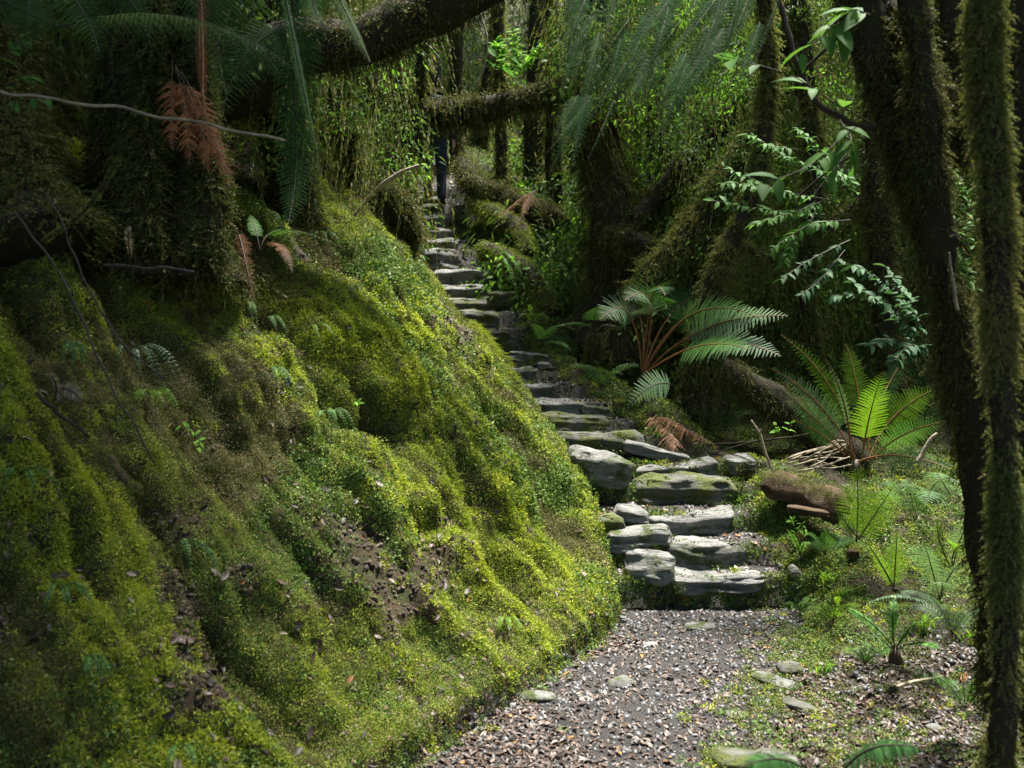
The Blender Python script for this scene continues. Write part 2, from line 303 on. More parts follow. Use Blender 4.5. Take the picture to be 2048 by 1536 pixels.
def scatter(mask, n, rg, power=1.6, back=.0, facing=True):
    """n random points on ground quads, denser close to the camera, inside a widened view cone"""
    D = FC[:, 1]; inv = (np.abs(FC[:, 0]) < D*.72+.5) & (D > 1.0) & (FC[:, 2] < CH+D*.6+.6) & (FC[:, 2] > CH-D*.62-.4)
    w = FA*mask*inv/np.maximum(D, 1.2)**power
    if facing:
        v = nrm(np.array([0, 0, CH])-FC); w = w*(((FN*v).sum(1) > -.25))
    k = rg.choice(len(w), n, p=w/w.sum()); a, b = rg.random(n), rg.random(n)
    A, B, C, Dd = (PT[QD[k, i]] for i in range(4))
    P = A*((1-a)*(1-b))[:, None]+B*(a*(1-b))[:, None]+C*(a*b)[:, None]+Dd*((1-a)*b)[:, None]
    return P, FN[k], k
# ------------------------------------------------------------------ leaf prototypes
def kite(base, d, side, L, Wd, up=None, fold=.15, v=None):
    """one four-cornered leaflet per row"""
    n = np.cross(d, side); A = base; T = base+d*L[:, None]; m = base+d*(L*.45)[:, None]
    l = m+side*(Wd/2)[:, None]+n*(Wd*fold)[:, None]; r = m-side*(Wd/2)[:, None]+n*(Wd*fold)[:, None]
    V = np.stack([A, l, T, r], 1).reshape(-1, 3); Q = np.arange(len(V)).reshape(-1, 4)
    return V, Q, np.repeat(v if v is not None else np.full(len(base), .5), 4)
def tuft(n, rad, size, h, seed, asp=.55, up=.6):
    rg = R_(seed); a = rg.random(n)*6.283; r = rad*np.sqrt(rg.random(n)); base = np.stack([r*np.cos(a), r*np.sin(a), h*rg.random(n)*(1-.5*(r/rad)**2)], 1)
    d = rg.normal(size=(n, 3)); d[:, 2] = np.abs(d[:, 2])*up+.1; d[:, :2] += base[:, :2]/rad*.7; d = nrm(d)
    s = nrm(np.cross(d, rg.normal(size=(n, 3)))*np.array([1, 1, .4])); s = nrm(s-(s*d).sum(1, keepdims=True)*d)
    L = size*(.6+.8*rg.random(n)); V, Q, v = kite(base, d, s, L, L*asp, v=rg.random(n)); return V, Q, np.zeros((0, 3), int), v
def droop(n, L, size, seed, spread=.35):      # hangs along -z from the origin
    rg = R_(seed); t = np.linspace(0, 1, n); c = np.stack([np.cumsum(rg.normal(0, L/n*.25, n)), np.cumsum(rg.normal(0, L/n*.25, n)), -t*L], 1)
    a = rg.random(n)*6.283; d = nrm(np.stack([np.cos(a)*spread*2, np.sin(a)*spread*2, -.9-.5*rg.random(n)], 1)); s = nrm(np.stack([-np.sin(a), np.cos(a), 0*a+.2*rg.normal(size=n)], 1)); s = nrm(s-(s*d).sum(1, keepdims=True)*d)
    Ls = size*(.7+.7*rg.random(n))*(1-.5*t); V, Q, v = kite(c, d, s, Ls, Ls*.42, v=.15+.8*rg.random(n)); return V, Q, np.zeros((0, 3), int), v
TUFT = [tuft(64, .045, .0088, .022, k, .55) for k in range(4)]
TUFTL = [tuft(34, .05, .014, .03, k+10, .75) for k in range(3)]
TUFTN = [tuft(44, .034, .018, .014, k+20, .26, 1.1) for k in range(3)]
TS = [tuft(18, .04, .017, .02, k+40, .5) for k in range(3)]
DROOP = [droop(14, .10, .022, k) for k in range(3)]
STR = [droop(46, .5, .03, k+30, .25) for k in range(4)]
def pin_leaf(L, Wd, seg=4, curl=.3, fold=.25):
    t = np.linspace(0, 1, seg+1); w = Wd/2*np.sin(np.pi*np.clip(t, .02, .985)**.85)**.8; z = -curl*L*t**2; V = []
    for i in range(seg+1): V += [(-w[i], t[i]*L, z[i]+fold*w[i]), (0, t[i]*L, z[i]), (w[i], t[i]*L, z[i]+fold*w[i])]
    Q = []
    for i in range(seg): a = i*3; Q += [(a, a+1, a+4, a+3), (a+1, a+2, a+5, a+4)]
    return np.array(V), np.array(Q), np.zeros((0, 3), int), np.full(len(V), .5)
LEAF = pin_leaf(1, .42)
def cluster(n, R, size, seed, droopz=.5, asp=1.):
    rg = R_(seed); b = Buf(); d = nrm(rg.normal(size=(n, 3))*np.array([1, 1, .55])); P = d*(R*rg.random(n)**.5)[:, None]
    y = nrm(d*np.array([1, 1, .3])+np.array([0, 0, -droopz])+.4*rg.normal(size=(n, 3))); up = nrm(np.array([0, 0, 1.])+.5*rg.normal(size=(n, 3))); x = nrm(np.cross(y, up)); z = np.cross(x, y)
    s = size*(.6+.8*rg.random(n)); sc = np.stack([s*asp, s, s], 1)
    stamp(b, LEAF, P, np.stack([x, y, z], 2), sc, vj=rg.random(n)); V, Q, T, v = b.arr(); v = np.repeat(rg.random(n), len(LEAF[0])); return V, Q, T, v
def chips(flat, seed, k=5):
    rg = R_(seed); b = Buf(); a = np.linspace(0, 6.283, k, endpoint=False)+rg.normal(0, .2, k); r = .5*(.7+.5*rg.random(k)); top = np.stack([r*np.cos(a)*.8, r*np.sin(a)*.8, np.full(k, flat)+rg.normal(0, flat*.2, k)], 1); bot = np.stack([r*np.cos(a), r*np.sin(a), np.full(k, -.1)], 1)
    i = np.arange(k); b.add(np.vstack([bot, top, [[0, 0, flat*1.1]]]), np.stack([i, (i+1) % k, k+(i+1) % k, k+i], 1), np.stack([k+i, k+(i+1) % k, np.full(k, 2*k)], 1), .5); return b.arr()
def proto_obj(name, pr, mat):
    b = Buf(); b.add(pr[0], pr[1], pr[2], pr[3]); return bpy.data.objects.new(name, b.mesh(name, mat))
def euler(Rm): return np.stack([np.arctan2(Rm[:, 2, 1], Rm[:, 2, 2]), -np.arcsin(np.clip(Rm[:, 2, 0], -1, 1)), np.arctan2(Rm[:, 1, 0], Rm[:, 0, 0])], 1)
def instances(name, P, Rm, sc, pick, protos):
    me = bpy.data.meshes.new(name); me.vertices.add(len(P)); me.vertices.foreach_set('co', P.astype(np.float32).ravel()); me.update()
    a = me.attributes.new('rot', 'FLOAT_VECTOR', 'POINT'); a.data.foreach_set('vector', euler(Rm).astype(np.float32).ravel())
    sc = np.asarray(sc, float); sc = np.repeat(sc[:, None], 3, 1) if sc.ndim == 1 else sc
    a = me.attributes.new('scl', 'FLOAT_VECTOR', 'POINT'); a.data.foreach_set('vector', sc.astype(np.float32).ravel())
    a = me.attributes.new('pick', 'INT', 'POINT'); a.data.foreach_set('value', pick.astype(np.int32))
    g = bpy.data.node_groups.new(name, 'GeometryNodeTree'); g.interface.new_socket('Geometry', in_out='INPUT', socket_type='NodeSocketGeometry'); g.interface.new_socket('Geometry', in_out='OUTPUT', socket_type='NodeSocketGeometry')
    i = g.nodes.new('NodeGroupInput'); o = g.nodes.new('NodeGroupOutput'); ip = g.nodes.new('GeometryNodeInstanceOnPoints'); gi = g.nodes.new('GeometryNodeGeometryToInstance')
    for p in reversed(protos):
        oi = g.nodes.new('GeometryNodeObjectInfo'); oi.inputs['Object'].default_value = p; g.links.new(oi.outputs['Geometry'], gi.inputs[0])
    def at(nm, ty):
        n = g.nodes.new('GeometryNodeInputNamedAttribute'); n.data_type = ty; n.inputs[0].default_value = nm; return n.outputs[0]
    g.links.new(i.outputs[0], ip.inputs['Points']); g.links.new(gi.outputs[0], ip.inputs['Instance']); ip.inputs['Pick Instance'].default_value = True
    g.links.new(at('pick', 'INT'), ip.inputs['Instance Index']); g.links.new(at('rot', 'FLOAT_VECTOR'), ip.inputs['Rotation']); g.links.new(at('scl', 'FLOAT_VECTOR'), ip.inputs['Scale'])
    g.links.new(ip.outputs[0], o.inputs[0]); ob = link(name, me); md = ob.modifiers.new('scatter', 'NODES'); md.node_group = g; ob['kind'] = 'stuff'; return ob
# ------------------------------------------------------------------ moss, ground cover, litter, grit
rg = R_(1)
hol = np.ones(len(FC))
for (px, py, r_) in [(780, 868, .12), (370, 1040, .12), (480, 1155, .07), (560, 765, .08), (880, 1045, .07), (740, 940, .07), (440, 875, .08), (1180, 1250, .05), (1130, 1240, .05)]: hol = np.minimum(hol, 1-.92*np.exp(-(((FC-hit(px, py))**2).sum(1)/r_**2)**2))
mL = (qs == -1).astype(float)
bare = fbm(FC*np.array([1.7, 1.7, 1.7]), 3, 201); barem = np.clip((bare+.42)/.2, .08, 1)        # brown bare soil shows where this is low
kind = fbm(FC*1.3, 3, 301)
P, n_, k = scatter(mL*barem*hol, 115000, rg, 1.5)
n_ = nrm(n_+np.array([.1, -.25, -.1])+.25*rg.normal(size=n_.shape))
pk = rg.integers(0, 4, len(P)); hl = (kind[k]+.25*rg.normal(size=len(k))) > .36; pk = np.where(hl, 4+rg.integers(0, 3, len(P)), pk)
cr = crest[QD[k, 0]]; yl = (.6*fbm(FC*1.1, 3, 401)[k]+.16*rg.normal(size=len(k))+.32*np.clip(cr, -1, 1)+.22*np.exp(-((P-W(860, 860, 5))**2).sum(1)/1.6)) > .26; pk = np.where(yl & ~hl, 7+pk % 3, pk); dl = (fbm(FC*2.3, 3, 501)[k]+.15*rg.normal(size=len(k))+np.clip((-P[:, 0]-1.0)*.25, -.2, .25)-.28*np.clip(cr, -1, 1)) > .12; pk = np.where(dl & ~yl, 10+pk % 3, pk)  # yellow bias paints the sun patch mid-bank, dull bias the shade at left
sc = (.5+.65*rg.random(len(P)))*np.clip(P[:, 1]/4.5, .8, 1.3)
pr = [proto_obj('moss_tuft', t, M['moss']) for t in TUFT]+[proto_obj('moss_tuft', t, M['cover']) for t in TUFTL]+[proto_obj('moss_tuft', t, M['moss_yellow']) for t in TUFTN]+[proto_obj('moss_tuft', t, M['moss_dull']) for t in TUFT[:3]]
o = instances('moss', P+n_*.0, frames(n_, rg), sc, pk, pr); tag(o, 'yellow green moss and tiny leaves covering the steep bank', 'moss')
# right-hand floor: small leaved ground cover and moss
lower = (FC[:, 1] < 4.2) & (FC[:, 0] < 2.4); edgeR = np.exp(-gd[QD[:, 0]]/.25)
far_ = (FC[:, 1] > 6.4); steep = (qs == 0)*(FN[:, 2] < .75)*(FC[:, 1] > 5)*np.where(far_, .35, 1.6); exl = FC[:, 0]-np.interp(FC[:, 1], EL[:, 1], EL[:, 0]); exr = np.interp(FC[:, 1], ER[:, 1], ER[:, 0])-FC[:, 0]; creep = (qs == 0)*(FC[:, 1] < 5.3)*(1.1*np.exp(-(exl/.07)**2)+1.3*np.exp(-(exr/.22)**2))*np.clip(fbm(FC*4, 3, 251)*2+.6, 0, 1); cedge = (qs == 0)*(fbm(FC*2.5, 3, 231) > .2)*.2*(FC[:, 1] > 5)
P, n_, k = scatter((qs == 1)*np.clip((fbm(FC*1.4, 3, 211)+.42)/.25, .2, 1)*(FC[:, 1] > 2)*(1-.8*lower)*(1+np.where(far_, .3, 1.5)*edgeR)+steep+cedge+creep, 95000, rg, 1.35)
pk = rg.integers(0, 10, len(P)); sc = (.6+.65*rg.random(len(P)))*np.clip(P[:, 1]/5, .75, 1.3); n_ = nrm(n_+.3*rg.normal(size=n_.shape))
o = instances('ground_cover', P, frames(n_, rg), sc, pk, pr[:2]+pr[4:7]+pr[7:8]+pr[10:13]+pr[4:5]); tag(o, 'small green leaves and moss on the forest floor right of the stairs', 'ground cover')
# litter
lf = []
for s_ in range(4):
    b = Buf(); q = pin_leaf(1, .5, 4, [.25, -.3, .5, .1][s_], [.5, .2, -.4, .8][s_]); b.add(q[0]-np.array([0, .5, 0]), q[1], None, .13*s_); lf.append(proto_obj('dead_leaf', b.arr(), M['litter']))
gr = [proto_obj('grit_chip', chips([.25, .4, .15][s_], s_, 5+s_), M['gravel']) for s_ in range(3)]
cor = (qs == 0)
lw = cor*(.35+1.2*np.clip(fbm(FC*2, 2, 221)+.1, 0, 1)+1.6*(FC[:, 1] > 5.2)); edge = (qs == -1)*(gd[QD[:, 0]] < .22)*1.5; fl = (qs == 1)*(.35+2.2*((FC[:, 1] < 4.4) & (FC[:, 0] < 2.3)))
P, n_, k = scatter(lw+edge+fl*.8+mL*.07*(bare < -.05), 46000, rg, 1.5)
n_ = nrm(n_+.2*rg.normal(size=n_.shape)); s_ = (.014+.03*rg.random(len(P))**2)*np.clip(P[:, 1]/4.5, .8, 1.7)
o = instances('leaf_litter', P+n_*.008, frames(n_, rg), np.stack([s_, s_, s_], 1), rg.integers(0, 4, len(P)), lf); tag(o, 'brown dead leaves strewn over the path and treads', 'leaf litter')
P, n_, k = scatter(cor*(FC[:, 1] < 5.3)*(.5+1.2*(fbm(FC*1.8, 3, 241) > 0))+(qs == 1)*((FC[:, 1] < 4.3) & (FC[:, 0] < 2.4))*.9, 26000, rg, 1.2)
n_ = nrm(n_+.16*rg.normal(size=n_.shape)); s_ = .012+.028*rg.random(len(P))**1.6
o = instances('leaf_litter', P+n_*.006, frames(n_, rg), s_, rg.integers(0, 4, len(P)), lf); tag(o, 'broken brown leaf fragments carpeting the lower path', 'leaf litter')
P, n_, k = scatter(mL*(.1+.9*(bare < -.1)), 3500, rg, 1.4)
n_ = nrm(n_+.5*rg.normal(size=n_.shape)); s_ = (.02+.035*rg.random(len(P)))
o = instances('leaf_litter', P+n_*.02, frames(n_, rg), s_, rg.integers(0, 4, len(P)), lf); tag(o, 'scattered dead leaves caught in the moss of the bank', 'leaf litter')
M['crumb'] = chipmat('soil_crumbs', [(0, (.03, .02, .012)), (.3, (.055, .037, .02)), (.6, (.02, .014, .009)), (.85, (.09, .06, .035))], .8)
gb = [proto_obj('crumb', chips([.5, .7, .4][s_], s_+9, 5+s_), M['crumb']) for s_ in range(3)]
P, n_, k = scatter(mL*((barem < .6)+(hol < .6))*1.+edge*.25, 16000, rg, 1.4)
o = instances('soil', P, frames(nrm(n_+.5*rg.normal(size=n_.shape)), rg), (.006+.022*rg.random(len(P))**3), rg.integers(0, 3, len(P)), gb); tag(o, 'crumbly brown soil in the bare hollows of the bank', 'soil')
P, n_, k = scatter(cor*(FC[:, 1] < 5.4)*1.+cor*.3+(qs == 1)*((FC[:, 1] < 4.4) & (FC[:, 0] < 2.3)), 36000, rg, 1.5)
n_ = nrm(n_+.25*rg.normal(size=n_.shape)); s_ = (.006+.030*rg.random(len(P))**6)*np.clip(P[:, 1]/4, .8, 1.4)
o = instances('gravel', P, frames(n_, rg), np.stack([s_*1.2, s_, s_], 1), rg.integers(0, 3, len(P)), gr); tag(o, 'grey slaty grit on the path surface', 'gravel')
# ------------------------------------------------------------------ stones
def stone(name, label, c, w, d, h, rot=0, seed=0, mat='stone', tilt=0, roll=0, round_=7., group=None, cat='stone', parent=None, mossn=0, rg2=None):
    """top centre of the front edge region at c; w x d x h metres"""
    bm = bmesh.new(); bmesh.ops.create_cube(bm, size=2); bmesh.ops.subdivide_edges(bm, edges=bm.edges[:], cuts=11, use_grid_fill=True)
    me = bpy.data.meshes.new(name); p = np.array([v.co[:] for v in bm.verts]); n = (np.abs(p)**round_).sum(1)**(1/round_); p = p/n[:, None]
    rg_ = R_(seed+77); sx = rg_.normal(0, .06, 4)
    p = p*np.array([w/2, d/2, h/2]); o_ = rg_.random(3)*50
    p[:, 0] *= 1+sx[0]*p[:, 2]/h*2; p[:, 1] += sx[1]*p[:, 0]; p[:, 2] *= 1+sx[2]*2*p[:, 0]/w
    # chipped outline, uneven plan, stepped laminations
    s0 = min(w, d, h); q = p+o_
    big = np.stack([fbm(q*np.array([3.5, 3.5, 3.5])+7*i, 3, seed+i) for i in range(3)], 1); sm = np.stack([fbm(q*16+5*i, 3, seed+9+i) for i in range(3)], 1)
    p = p+big*np.array([.12*w**.6*.6, .22*d, .17*h])+np.stack([vn(q*7+3*i, seed+i) for i in range(3)], 1)*np.array([.03, .03, .018])*min(1, s0*6)+sm*np.array([.026, .026, .016])*min(1, s0*6)
    lam = np.round((p[:, 2]/h+.12*fbm(q*6, 2, seed+4))*7)/7; p[:, 1] += .12*d*(((lam*7).astype(int)*37 % 5)/5-.4)*np.sign(p[:, 1])
    ct, st = math.cos(tilt), math.sin(tilt); y, z = p[:, 1].copy(), p[:, 2].copy(); p[:, 1], p[:, 2] = ct*y-st*z, st*y+ct*z
    ct, st = math.cos(roll), math.sin(roll); x, z = p[:, 0].copy(), p[:, 2].copy(); p[:, 0], p[:, 2] = ct*x+st*z, -st*x+ct*z
    ct, st = math.cos(rot), math.sin(rot); x, y = p[:, 0].copy(), p[:, 1].copy(); p[:, 0], p[:, 1] = ct*x-st*y, st*x+ct*y
    for v, c_ in zip(bm.verts, p): v.co = c_
    bm.normal_update(); nr = np.array([v.normal[:] for v in bm.verts]); bm.to_mesh(me); bm.free(); me.materials.append(M[mat]); me.polygons.foreach_set('use_smooth', np.ones(len(me.polygons), bool))
    loc = np.array(c)+np.array([0, d/2, -h/2])
    if parent is None:
        r = thing(name, label, cat, tuple(loc), group); ob = link('block', me, r)
        if mossn:
            rg_ = R_(seed); z0 = np.clip((.1-p[:, 2]/h), 0.0, 1)**1.5*(nr[:, 2] < .5)*np.clip(fbm((p+o_)*5, 2, seed+3)+.25, 0, 1)
            if z0.sum() > 0:
                kk = rg_.choice(len(p), mossn, p=z0/z0.sum()); b = Buf(); PP = p[kk]+rg_.normal(0, .012, (mossn, 3)); nn_ = nr[kk]+.3*rg_.normal(size=(mossn, 3)); pi = rg_.integers(0, 4, mossn)
                for j in range(4): stamp(b, TUFT[j], PP[pi == j], frames(nn_[pi == j], rg_), (.45+.4*rg_.random((pi == j).sum())))
                link('moss', b.mesh('moss', M['cover'] if seed % 2 else M['moss']), r)
        return r
    return link(name, me, parent)
ords = ['lowest step, a pale slab just above the path', 'second step from the path, thick pale slab with a chipped right end', 'third step up, broad flat topped slab', 'fourth step up, long grey slab with mossy face', 'fifth step up, slab tilting down to the left',
        'sixth step up, long low slab undercut at its right end', 'seventh step up, long pale edged slab', 'eighth step up, pale ribbed block', 'ninth step up, rounded pale block', 'tenth step up, small rounded block beside the bank', 'eleventh step up, short block half hidden by the bank',
        'first step above the bend, dark mossy block', 'second step above the bend, dark block with green face', 'third step above the bend, narrow dark slab', 'fourth step above the bend, smooth grey slab', 'fifth step above the bend, thick wide slab with worn pale top',
        'sixth step above the bend, thin slab under leaves', 'seventh step above the bend, low slab in litter', 'eighth step above the bend, low slab with a pale lip', 'ninth step above the bend, big plain upright slab', 'small rounded step in front of the walking person', 'small step by the feet of the walking person', 'topmost small step behind the walking person']
for i, (a, b_, py, D) in enumerate(STEPS):
    w = (b_-a)/F*D; x = ((a+b_)/2-CX)/F*D; prev = 0 if i == 0 else SZ[i-1]
    h = max(.13, SZ[i]-prev+.03) if i != 11 else .24
    mt = 'stone_clean' if i in (0, 2, 4, 7, 8, 15, 18) else ('stone_moss' if i in (3, 5, 6, 11, 12, 13) else 'stone')
    d = .34 if i < 11 else .36
    extra = .06 if i in (5, 6, 7) else 0
    stone('stone_step', ('grey schist '+ords[i]), (x-extra, D, SZ[i]), w*1.05+.06+extra*2, d, (h+.03 if i else .11), rot=[.03, -.04, .05, 0, .1, .06, .08, .05, .1, .12, .1][i] if i < 11 else -.04+.02*(i % 3), seed=100+i*7, mat=mt, tilt=R_(i).normal(0, .03), roll=[.0, .03, -.04, .02, -.07, .06, .04, .0, -.02, 0, 0][i] if i < 11 else R_(i).normal(0, .02), group='stone steps of the stairway', cat='stone step', mossn=(320 if i < 9 else 140) if mt != 'stone_clean' else 60, round_=5.5)
def stone_px(label, px0, px1, py_top, D, h, d=.25, **k):
    w = (px1-px0)/F*D; z = CH+(HY-py_top)/F*D; return stone('rock', label, (((px0+px1)/2-CX)/F*D, D, z), w, d, h, cat='rock', **k)
stone_px('large rounded grey boulder against the bank beside the fifth step', 1142, 1268, 906, 5.95, .26, .34, seed=501, mat='stone', round_=3.2, mossn=60, roll=.12)
stone_px('tilted white flat slab lying on the landing above the fifth step', 1255, 1385, 897, 6.4, .09, .3, seed=502, mat='stone_clean', round_=6, roll=.22, mossn=0)
stone_px('thin pale slab behind the tilted white slab', 1330, 1425, 905, 6.6, .06, .2, seed=503, mat='stone_clean', round_=6)
stone_px('low rock at the right end of the fifth step', 1452, 1522, 912, 6.25, .15, .25, seed=504, mat='stone', round_=3, mossn=40)
stone_px('light grey flat rock left of the third step', 1232, 1302, 1018, 5.6, .12, .22, seed=505, mat='stone_clean', round_=3, roll=.2, mossn=40)
stone_px('mossy knob of rock at the bank foot left of the third step', 1195, 1252, 1035, 5.5, .16, .2, seed=506, mat='stone_moss', round_=2.8, mossn=120)
stone_px('long mossy slab at the left end of the second step', 1212, 1348, 1062, 5.4, .14, .28, seed=507, mat='stone', round_=5, roll=-.04, mossn=80)
stone_px('grey striped slab leaning left of the lowest step', 1258, 1352, 1112, 5.2, .20, .18, seed=508, mat='stone_clean', round_=4, tilt=-.5, roll=.1, mossn=40)
stone_px('square stone block right of the second and third steps above the bend', 978, 1030, 581, 9.15, .17, .25, seed=509, mat='stone_moss', round_=6, mossn=50)
stone_px('flat stone lying on the landing at the bend', 1018, 1100, 706, 8.0, .08, .22, seed=510, mat='stone', round_=4, roll=.12)
stone_px('small pale stone at the outer edge of the bend', 1075, 1105, 724, 7.85, .08, .12, seed=511, mat='stone_clean', round_=3)
stone_px('narrow grey rock at the right end of the eighth step', 1160, 1225, 812, 7.05, .10, .15, seed=512, mat='stone', round_=3.5, mossn=40, roll=.15)
stone_px('sharp upright dark rock right of the lowest step', 1578, 1606, 1133, 5.2, .16, .08, seed=513, mat='stone', round_=2.2)
stone_px('small stone poking from the bank foot left of the landing', 1120, 1150, 993, 5.6, .06, .07, seed=519, mat='stone_clean', round_=3)
def pebble(label, px, py, w, d, h, seed, mat='stone', rot=0., mossn=0, r=3.5):
    p = hit(px, py); stone('rock', label, (p[0], p[1]-d/2, p[2]+h*.45), w, d, h, seed=seed, mat=mat, rot=rot, cat='rock', round_=r, mossn=mossn)
pebble('flat pale stone set in the path below the lowest step', 1398, 1254, .17, .12, .035, 520)
pebble('pale pointed flat stone in the middle of the path', 1242, 1368, .13, .1, .05, 521, rot=.6)
pebble('long grey stone at the foot of the mossy bank', 1074, 1396, .17, .09, .06, 522, 'stone', rot=-.2, mossn=15)
pebble('small white stone near the long grey stone at the bank foot', 1022, 1412, .07, .05, .03, 523)
pebble('half buried mossy slab at the right edge of the path', 1548, 1366, .22, .11, .09, 524, 'stone', rot=-.7, mossn=90)
pebble('second half buried slab at the right path edge, nearer the camera', 1590, 1420, .2, .08, .06, 525, 'stone_moss', rot=-.7, mossn=60)
pebble('small dark mossy rock at the right path edge behind the buried slab', 1578, 1345, .12, .1, .09, 526, 'stone_moss', mossn=60)
pebble('grey pointed rock at the bottom edge of the photo', 1550, 1528, .17, .14, .11, 527, 'stone', r=2.6, mossn=10)
pebble('rock under bright green moss at the bottom edge', 1478, 1522, .2, .16, .09, 528, 'stone_moss', mossn=420, r=2.6)
pebble('flat light stone in the litter at the lower right', 1758, 1502, .09, .06, .03, 529)
pebble('pale flake of stone in the litter right of the path', 1868, 1455, .06, .06, .02, 530)
pebble('small pale stone at the bank nose beside the path', 1247, 1242, .05, .05, .05, 531)
for _i, (px, py) in enumerate([(1130, 1462), (1300, 1290), (1465, 1430), (1180, 1400)]):
    pebble(['flat bluish stone in the leaves at the path bottom', 'little flat stone on the path near the bank nose', 'bluish flat stone on the right half of the path', 'flat grey stone beside the pointed one on the path'][_i], px, py, .08, .06, .025, 540+_i, 'stone')
# ------------------------------------------------------------------ mossy trees, logs, roots
def moss_on(parent, P, Nn, rad, rg_, n, L=1., mat='hang', strands=0, sl=(.5, 1.), under=True, droopf=1., name='moss', protos=None):
    """tufts over a trunk surface, and longer strands hanging from it"""
    b = Buf(); wk = np.clip(fbm(P*5, 3, 77)*2.2+.8, .08, 1); k = rg_.choice(len(P), n, p=wk/wk.sum()); pp = P[k]+rg_.normal(0, .3, (n, 3))*rad[k][:, None]*.5
    pj = rg_.integers(0, 3, n); out = nrm(Nn[k]+.5*rg_.normal(size=(n, 3))+np.array([0, 0, droopf*.9])) ; vj = rg_.random(n)
    for j in range(3):
        q = pj == j; stamp(b, (protos or DROOP)[j], pp[q], frames(out[q]*1., rg_)if False else hangframe(Nn[k][q], rg_, droopf), L*(.5+.8*rg_.random(q.sum())), vj=vj[q])
    nt = int(n*.55); k = rg_.choice(len(P), nt, p=wk/wk.sum()); pp = P[k]+rg_.normal(0, .3, (nt, 3))*rad[k][:, None]*.4; pj = rg_.integers(0, 3, nt)
    for j in range(3): q = pj == j; stamp(b, TS[j], pp[q], frames(Nn[k][q]+.35*rg_.normal(size=(q.sum(), 3))+np.array([0, 0, .3]), rg_), np.minimum(L, 1.1)*(.6+.6*rg_.random(q.sum())))
    if strands:
        low = Nn[:, 2] < .3 if under else np.ones(len(P), bool); kk = rg_.choice(np.where(low)[0], strands); pj = rg_.integers(0, 4, strands); s = rg_.uniform(sl[0], sl[1], strands)*(.4+.6*rg_.random(strands)); vj = rg_.random(strands)
        for j in range(4): q = pj == j; stamp(b, STR[j], P[kk][q]+rg_.normal(0, .01, (q.sum(), 3)), hangframe(Nn[kk][q]*.12, rg_, 1.), np.stack([.5+.5*s[q], .5+.5*s[q], s[q]*1.6], 1), vj=vj[q])
    return link(name, b.mesh(name, M[mat], origin=parent.location[:]), parent)
def hangframe(n, rg_, dr):                    # -z column = direction of growth: outward then falling
    g = nrm(n*1.+np.array([0, 0, -dr])+.3*rg_.normal(size=n.shape)*np.linalg.norm(n, axis=1, keepdims=True)); return frames(-g, rg_)
def tree(name, label, cat, pts, radii, moss=600, L=1., mat='hang', strands=0, sl=(.4, .9), group=None, limbs=(), sides=20, rough=.5, seed=0, bark='bark', K=40, part='trunk', droopf=1.):
    C = [W(*p) for p in pts]; base = min(C, key=lambda q: q[2]); root = thing(name, label, cat, tuple(base), group); rg_ = R_(seed+5); b = Buf()
    P, Nn, rr = tube(b, curve(C, K), radii, sides, rough, seed)
    link(part, b.mesh(part, M[bark], True, origin=root.location[:]), root); A = [P]; B = [Nn]; R0 = [rr]
    for l in limbs:
        b = Buf(); p2, n2, r2 = tube(b, curve([W(*p) for p in l[0]], max(12, K//2)), l[1], 14, rough, seed+3); link('limb', b.mesh('limb', M[bark], True, origin=root.location[:]), root); A.append(p2); B.append(n2); R0.append(r2)
    if moss: moss_on(root, np.vstack(A), np.vstack(B), np.concatenate(R0), rg_, moss, L, mat, strands, sl, droopf=droopf)
    return root
# right foreground
tree('tree', 'straight yellow mossy stem nearest the camera at the right edge', 'tree', [(2000, 1640, 2.25), (2010, 1300, 2.2), (2012, 1000, 2.2), (1998, 650, 2.2), (1990, 400, 2.2), (1972, 150, 2.2), (1968, -120, 2.2)], [.034, .03, .026, .029, .032, .028], 5200, .36, 'hang', 60, (.1, .2), seed=11, K=120, sides=30, droopf=1.2)
tree('tree', 'dark leaning mossy trunk behind the straight yellow stem on the right', 'tree', [(2025, 1420, 3.3), (1985, 1150, 3.3), (1945, 850, 3.3), (1900, 640, 3.3), (1850, 430, 3.3), (1790, 220, 3.3), (1735, 60, 3.3), (1690, -120, 3.3)], [.09, .075, .068, .07, .065, .07, .075, .08], 8000, .5, 'hang_dark', 120, (.15, .35), seed=12, K=110, sides=30,
     limbs=[([(1880, 560, 3.3), (1865, 420, 3.2), (1850, 300, 3.15), (1840, 100, 3.1), (1810, -80, 3.1)], [.07, .055, .05, .045]), ([(1960, 300, 3.5), (1880, 190, 3.4), (1790, 60, 3.3), (1720, -60, 3.3)], [.05, .05, .05]), ([(1925, 330, 3.5), (1915, 200, 3.5), (1905, 60, 3.5), (1900, -80, 3.5)], [.06, .05, .05])])
tree('tree', 'black trunk at the far right edge behind the yellow stem', 'tree', [(2075, 1500, 2.9), (2060, 1000, 2.9), (2050, 500, 2.9), (2042, 200, 2.9), (2035, -100, 2.9)], [.05, .05, .05, .05], 700, .6, 'hang_dark', 20, (.15, .3), seed=13)
